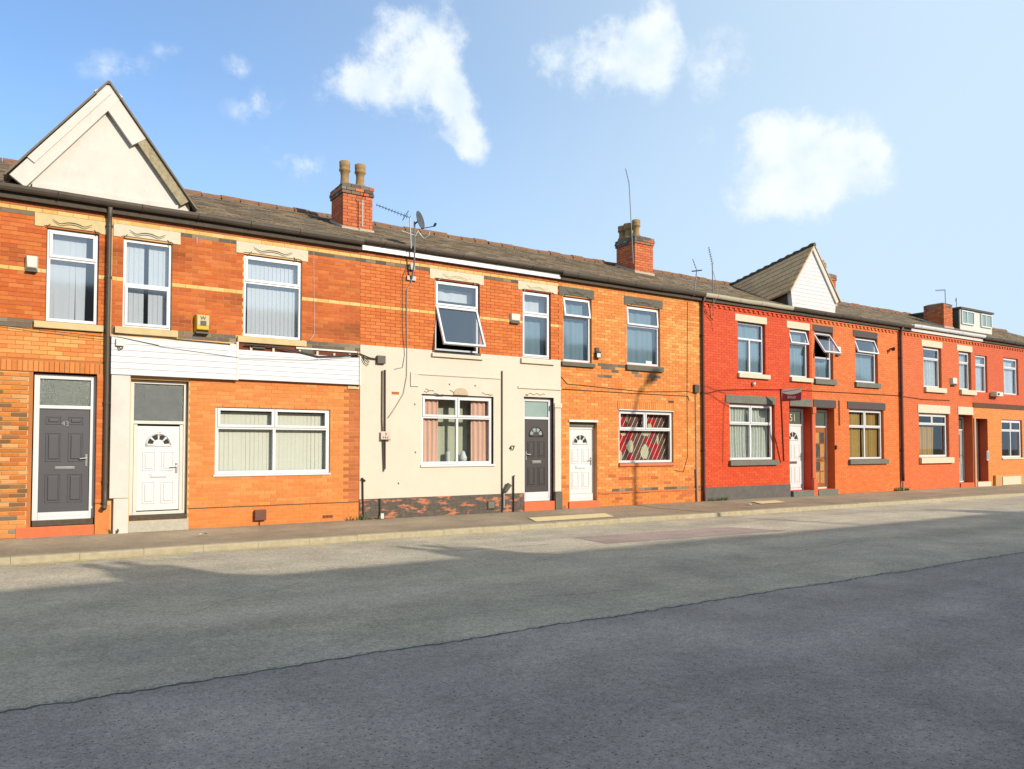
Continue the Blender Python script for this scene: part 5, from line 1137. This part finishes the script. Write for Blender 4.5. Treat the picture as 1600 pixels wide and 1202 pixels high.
for k in range(20): fs.append((0, 1 + k, 1 + (k + 1) % 20))
for j in range(3):
    for k in range(20): a0, a1 = 1 + j * 20 + k, 1 + j * 20 + (k + 1) % 20; fs.append((a0, a0 + 20, a1 + 20, a1))
ds = MB().add(vs, fs).build('dish', M_DISH, e, smooth=True); so = ds.modifiers.new('thick', 'SOLIDIFY'); so.thickness = .012
MB().tube([c - ax * .05, Vector((7.58, -.26, 6.66))], .018, 6).build('mount', M_BLACK, e); MB().tube([c - e2 * .2 - ax * .02, c - e2 * .24 + ax * .30], .01, 6).build('arm', M_BLACK, e); MB().tube([c - e2 * .24 + ax * .30, c - e2 * .18 + ax * .36], .028, 8).build('receiver', M_BLACK, e)
MB().tube([(7.90, -.40, 6.55), (7.88, -.38, 6.42), (7.80, -.30, 6.36), (7.72, -.28, 6.44), (7.66, -.27, 6.52), (7.60, -.27, 6.40), (7.28, -.2, 6.48)], .007, 5).build('cable', M_UPVC, e)
MB().tube([(7.62, -.06, 5.5), (7.60, -.035, 5.35), (7.50, -.03, 5.2), (7.50, -.03, 4.6), (7.51, -.03, 3.9), (7.50, -.035, 3.2), (7.42, -.035, 2.8), (7.20, -.035, 2.45), (7.05, -.05, 2.25)], .010, 6).build('cable', M_CABLEG, e)
MB().tube([(7.5, -.04, 5.72), (7.40, -.03, 5.5), (7.40, -.03, 4.3), (7.45, -.03, 3.7), (7.40, -.035, 3.4), (7.2, -.035, 3.35)], .006, 5).build('cable', M_PIPE, e)
def yagi(name, base, top, tip, n, lab, poles=None, size=.22, group='television aerials on the roofs', side=Vector((0, 0, 1))):
    e = empty(name, base, label=lab, category='aerial', group=group); base, top, tip = Vector(base), Vector(top), Vector(tip)
    MB().tube([base, top], .016, 6).build('mast', M_STEELD, e)
    MB().tube([top, tip], .008, 5).build('boom', M_BLACK, e); d = (tip - top)
    s_ = side - d * side.dot(d) / d.dot(d); s_.normalize()
    for k in range(n):
        p = top + d * (k / (n - 1)); l = size * (1 - .4 * k / n) / 2; MB().tube([p - s_ * l, p + s_ * l], .006, 4).build('element', M_BLACK, e)
    return e
yagi('aerial', (6.97, 1.35, 6.9), (6.97, 1.35, 7.6), (6.95, 1.2, 7.72), 3, 'thin white aerial mast in front of the first chimney', size=.1)
e = yagi('aerial', (7.50, -.24, 6.1), (7.47, -.24, 6.80), (6.72, -.1, 7.0), 12, 'small aerial pointing left from the satellite dish pole', size=.10); 
for q in (-.12, .12): MB().tube([(7.36, -.24, 6.83), (7.36 + q * .6, -.24, 6.83 + q)], .009, 5).build('reflector', M_BLACK, e)
yagi('aerial', (16.50, 2.3, 7.45), (16.30, 2.25, 9.95), (16.02, 2.1, 10.35), 7, 'tall aerial mast rising in front of the middle chimney', size=.16, side=Vector((0, 0, 1)))
e = yagi('aerial', (16.62, -.18, 6.02), (16.74, -.18, 6.78), (16.58, -.18, 7.08), 5, 'short aerial with cross element on the gutter left of the red house', size=.08); MB().tube([(16.52, -.2, 6.72), (16.98, -.15, 6.82)], .018, 6).build('reflector', M_BLACK, e)
e = yagi('aerial', (17.52, -.10, 5.55), (17.42, -.16, 7.08), (17.23, -.2, 7.52), 8, 'tall aerial with looped cable fixed to the top of the red house wall', size=.20)
MB().tube([(17.42, -.16, 6.9), (17.62, -.18, 6.4), (17.60, -.18, 6.1), (17.50, -.14, 5.95), (17.55, -.06, 5.3), (17.6, -.04, 5.1)], .008, 5).build('cable', M_CABLEG, e); MB().tube([(17.3, -.05, 5.6), (17.2, -.05, 5.75), (17.3, -.05, 5.55), (17.55, -.06, 5.4)], .01, 5).build('bracket', M_BLACK, e)
e = yagi('aerial', (33.35, 1.3, 7.6), (33.33, 1.3, 8.32), (32.2, 1.1, 8.14), 10, 'small aerial above the chimney next to the boxy dormer', size=.1)
e = yagi('aerial', (38.6, 3.5, 7.9), (38.6, 3.5, 8.9), (38.3, 3.4, 8.7), 4, 'tiny aerial near the right edge above the roof ridge', size=.1)
# cables across the fronts
b = MB(); b.tube([(1.5, -.13, 3.70), (2.6, -.13, 3.66), (3.6, -.13, 3.64)], .012, 6); b.tube([(-.3, -.04, 3.70), (.4, -.08, 3.66), (1.3, -.10, 3.62), (1.6, -.12, 3.63), (2.3, -.14, 3.52)], .006, 6)
b.tube([(3.9, -.10, 3.66), (4.5, -.11, 3.66), (5.0, -.12, 3.58), (5.4, -.13, 3.51), (5.9, -.12, 3.55), (6.35, -.10, 3.63), (6.6, -.06, 3.56), (6.75, -.05, 3.55)], .018, 6); b.tube([(2.3, -.13, 3.5), (3.8, -.13, 3.38), (5.2, -.12, 3.42), (6.3, -.12, 3.56)], .0035, 5)
b.tube([(6.38, -.06, 3.62), (6.48, -.06, 3.45), (6.55, -.06, 3.40), (6.58, -.06, 3.48), (6.42, -.06, 3.6)], .010, 5)
b.build('cable', M_BLACK, label='black cable sagging along the top of the white cladding', category='cable')
b = MB(); b.tube([(17.1, -.05, 3.16), (17.9, -.03, 3.32), (19.5, -.03, 3.40), (21.2, -.03, 3.46), (24.0, -.03, 3.48), (27.3, -.03, 3.50), (29.0, -.03, 3.42), (31.0, -.03, 3.44)], .010, 5); b.tube([(17.1, -.05, 3.45), (18.1, -.03, 3.22), (18.0, -.03, 2.6), (17.95, -.03, 1.1)], .006, 5); b.tube([(17.1, -.05, 3.3), (18.3, -.03, 2.8)], .006, 5)
b.build('cable', M_PIPEM, label='dark cable running above the ground floor openings of the red house', category='cable')
b = MB(); b.tube([(5.32, -.02, 5.75), (5.34, -.02, 4.4), (5.35, -.02, 4.0), (5.25, -.03, 3.86)], .004, 5); b.tube([(2.97 + .0, -.02, 5.72), (2.97, -.02, 5.60)], .006, 5); b.build('cable', M_UPVC, label='thin white wire down the brick right of the second cladding window', category='cable')

# ================================================================== THE OTHER SIDE OF THE STREET (behind the camera; casts the shade)
def back_house(x0, x1, ez, rz, lab, ch=True, extra=0):
    h = empty('terraced_house', ((x0 + x1) / 2, -21, -.1), label=lab, category='house', group='houses across the road behind the viewer'); e = .003
    y0, y1, ym = -19.6, -27.0, -23.3; b = MB()
    b.box(x0 + e, x1 - e, y1, y0, -.4, ez); b.add([(x0 + e, y0, ez), (x0 + e, y1, ez), (x0 + e, ym, rz - .08)], [(0, 1, 2)]); b.add([(x1 - e, y0, ez), (x1 - e, y1, ez), (x1 - e, ym, rz - .08)], [(0, 2, 1)])
    b.build('wall', wallmat('opposite_brick', P(176, 96, 62)), h)
    b = MB(); b.slab((x1, y0 + .2, ez - .05), (x0, y0 + .2, ez - .05), (x0, ym, rz), (x1, ym, rz), .08, SL[2]); b.slab((x0, y1 - .2, ez - .05), (x1, y1 - .2, ez - .05), (x1, ym, rz), (x0, ym, rz), .08, SL[2]); b.build('roof', M_SLATE, h)
    for zz in (1.0, 3.9):
        for fx in (.2, .62): 
            w_ = MB(); rails(w_, x0 + (x1 - x0) * fx, x0 + (x1 - x0) * fx + 1.1, zz, zz + 1.5, y0, y0 + .05, .06); ww = w_.build('window', M_UPVC, h); MB().box(x0 + (x1 - x0) * fx + .06, x0 + (x1 - x0) * fx + 1.04, y0 + .004, y0 + .02, zz + .06, zz + 1.44).build('pane', M_OBSC, ww)
    if ch:
        b = MB(); xc = x1 - .5; b.box(xc - .45, xc + .45, ym - .4, ym + .4, rz - .8, rz + ch); c = b.build('chimney', wallmat('opposite_brick', None), h)
        for k in (-.22, .22): MB().lathe((xc + k, ym, rz + ch), [(.13, 0), (.11, .3), (.13, .5)], 10).build('pot', M_POT, c)
def K(m): return m
specs = [(-30, -24, 6.1, 8.97, 0), (-24, -18, 6.1, 8.97, 0), (-18, -12, 6.1, 8.97, 0), (-12, -6, 6.1, 8.97, 0), (-6, 0, 6.1, 8.97, 0), (0, 4.6, 6.1, 8.97, 0), (4.6, 9.2, 6.1, 8.92, .4), (9.2, 13.8, 6.1, 8.62, .35), (13.8, 19.2, 6.1, 8.45, 0), (19.2, 24.4, 6.1, 8.38, 0), (24.4, 29.6, 6.1, 8.38, .3), (29.6, 34.8, 6.1, 8.35, 0), (34.8, 40, 6.1, 8.35, .3), (40, 45.2, 6.1, 8.35, 0), (45.2, 60, 6.1, 8.35, 0)]
words = ['first', 'second', 'third', 'fourth', 'fifth', 'sixth', 'seventh', 'eighth', 'ninth', 'tenth', 'eleventh', 'twelfth', 'thirteenth', 'fourteenth', 'fifteenth']
for i, (a, c, ez, rz_, ch) in enumerate(specs): back_house(a, c, ez, rz_, 'brick house across the road behind the viewer, %s along that row from the left' % words[i], ch)
# street lamp whose shadow falls on number 49
e = empty('street_lamp', (20.3, -17.0, -.1), label='tall street lamp on the near side of the road, outside the picture', category='street lamp')
MB().tube([(20.62, -17.0, -.12), (20.62, -17.0, 1.5), (20.62, -17.0, 1.6), (20.62, -17.0, 10.9)], [.10, .10, .075, .055], 10).build('column', M_STONEG, e); MB().tube([(20.62, -17.0, 10.9), (20.75, -16.9, 11.3), (21.0, -16.5, 11.45)], .045, 8).build('arm', M_STONEG, e); MB().box(20.85, 21.15, -16.6, -16.0, 11.38, 11.52).build('head', M_STONEG, e, bevel=.03)
print('objects', len(bpy.data.objects))
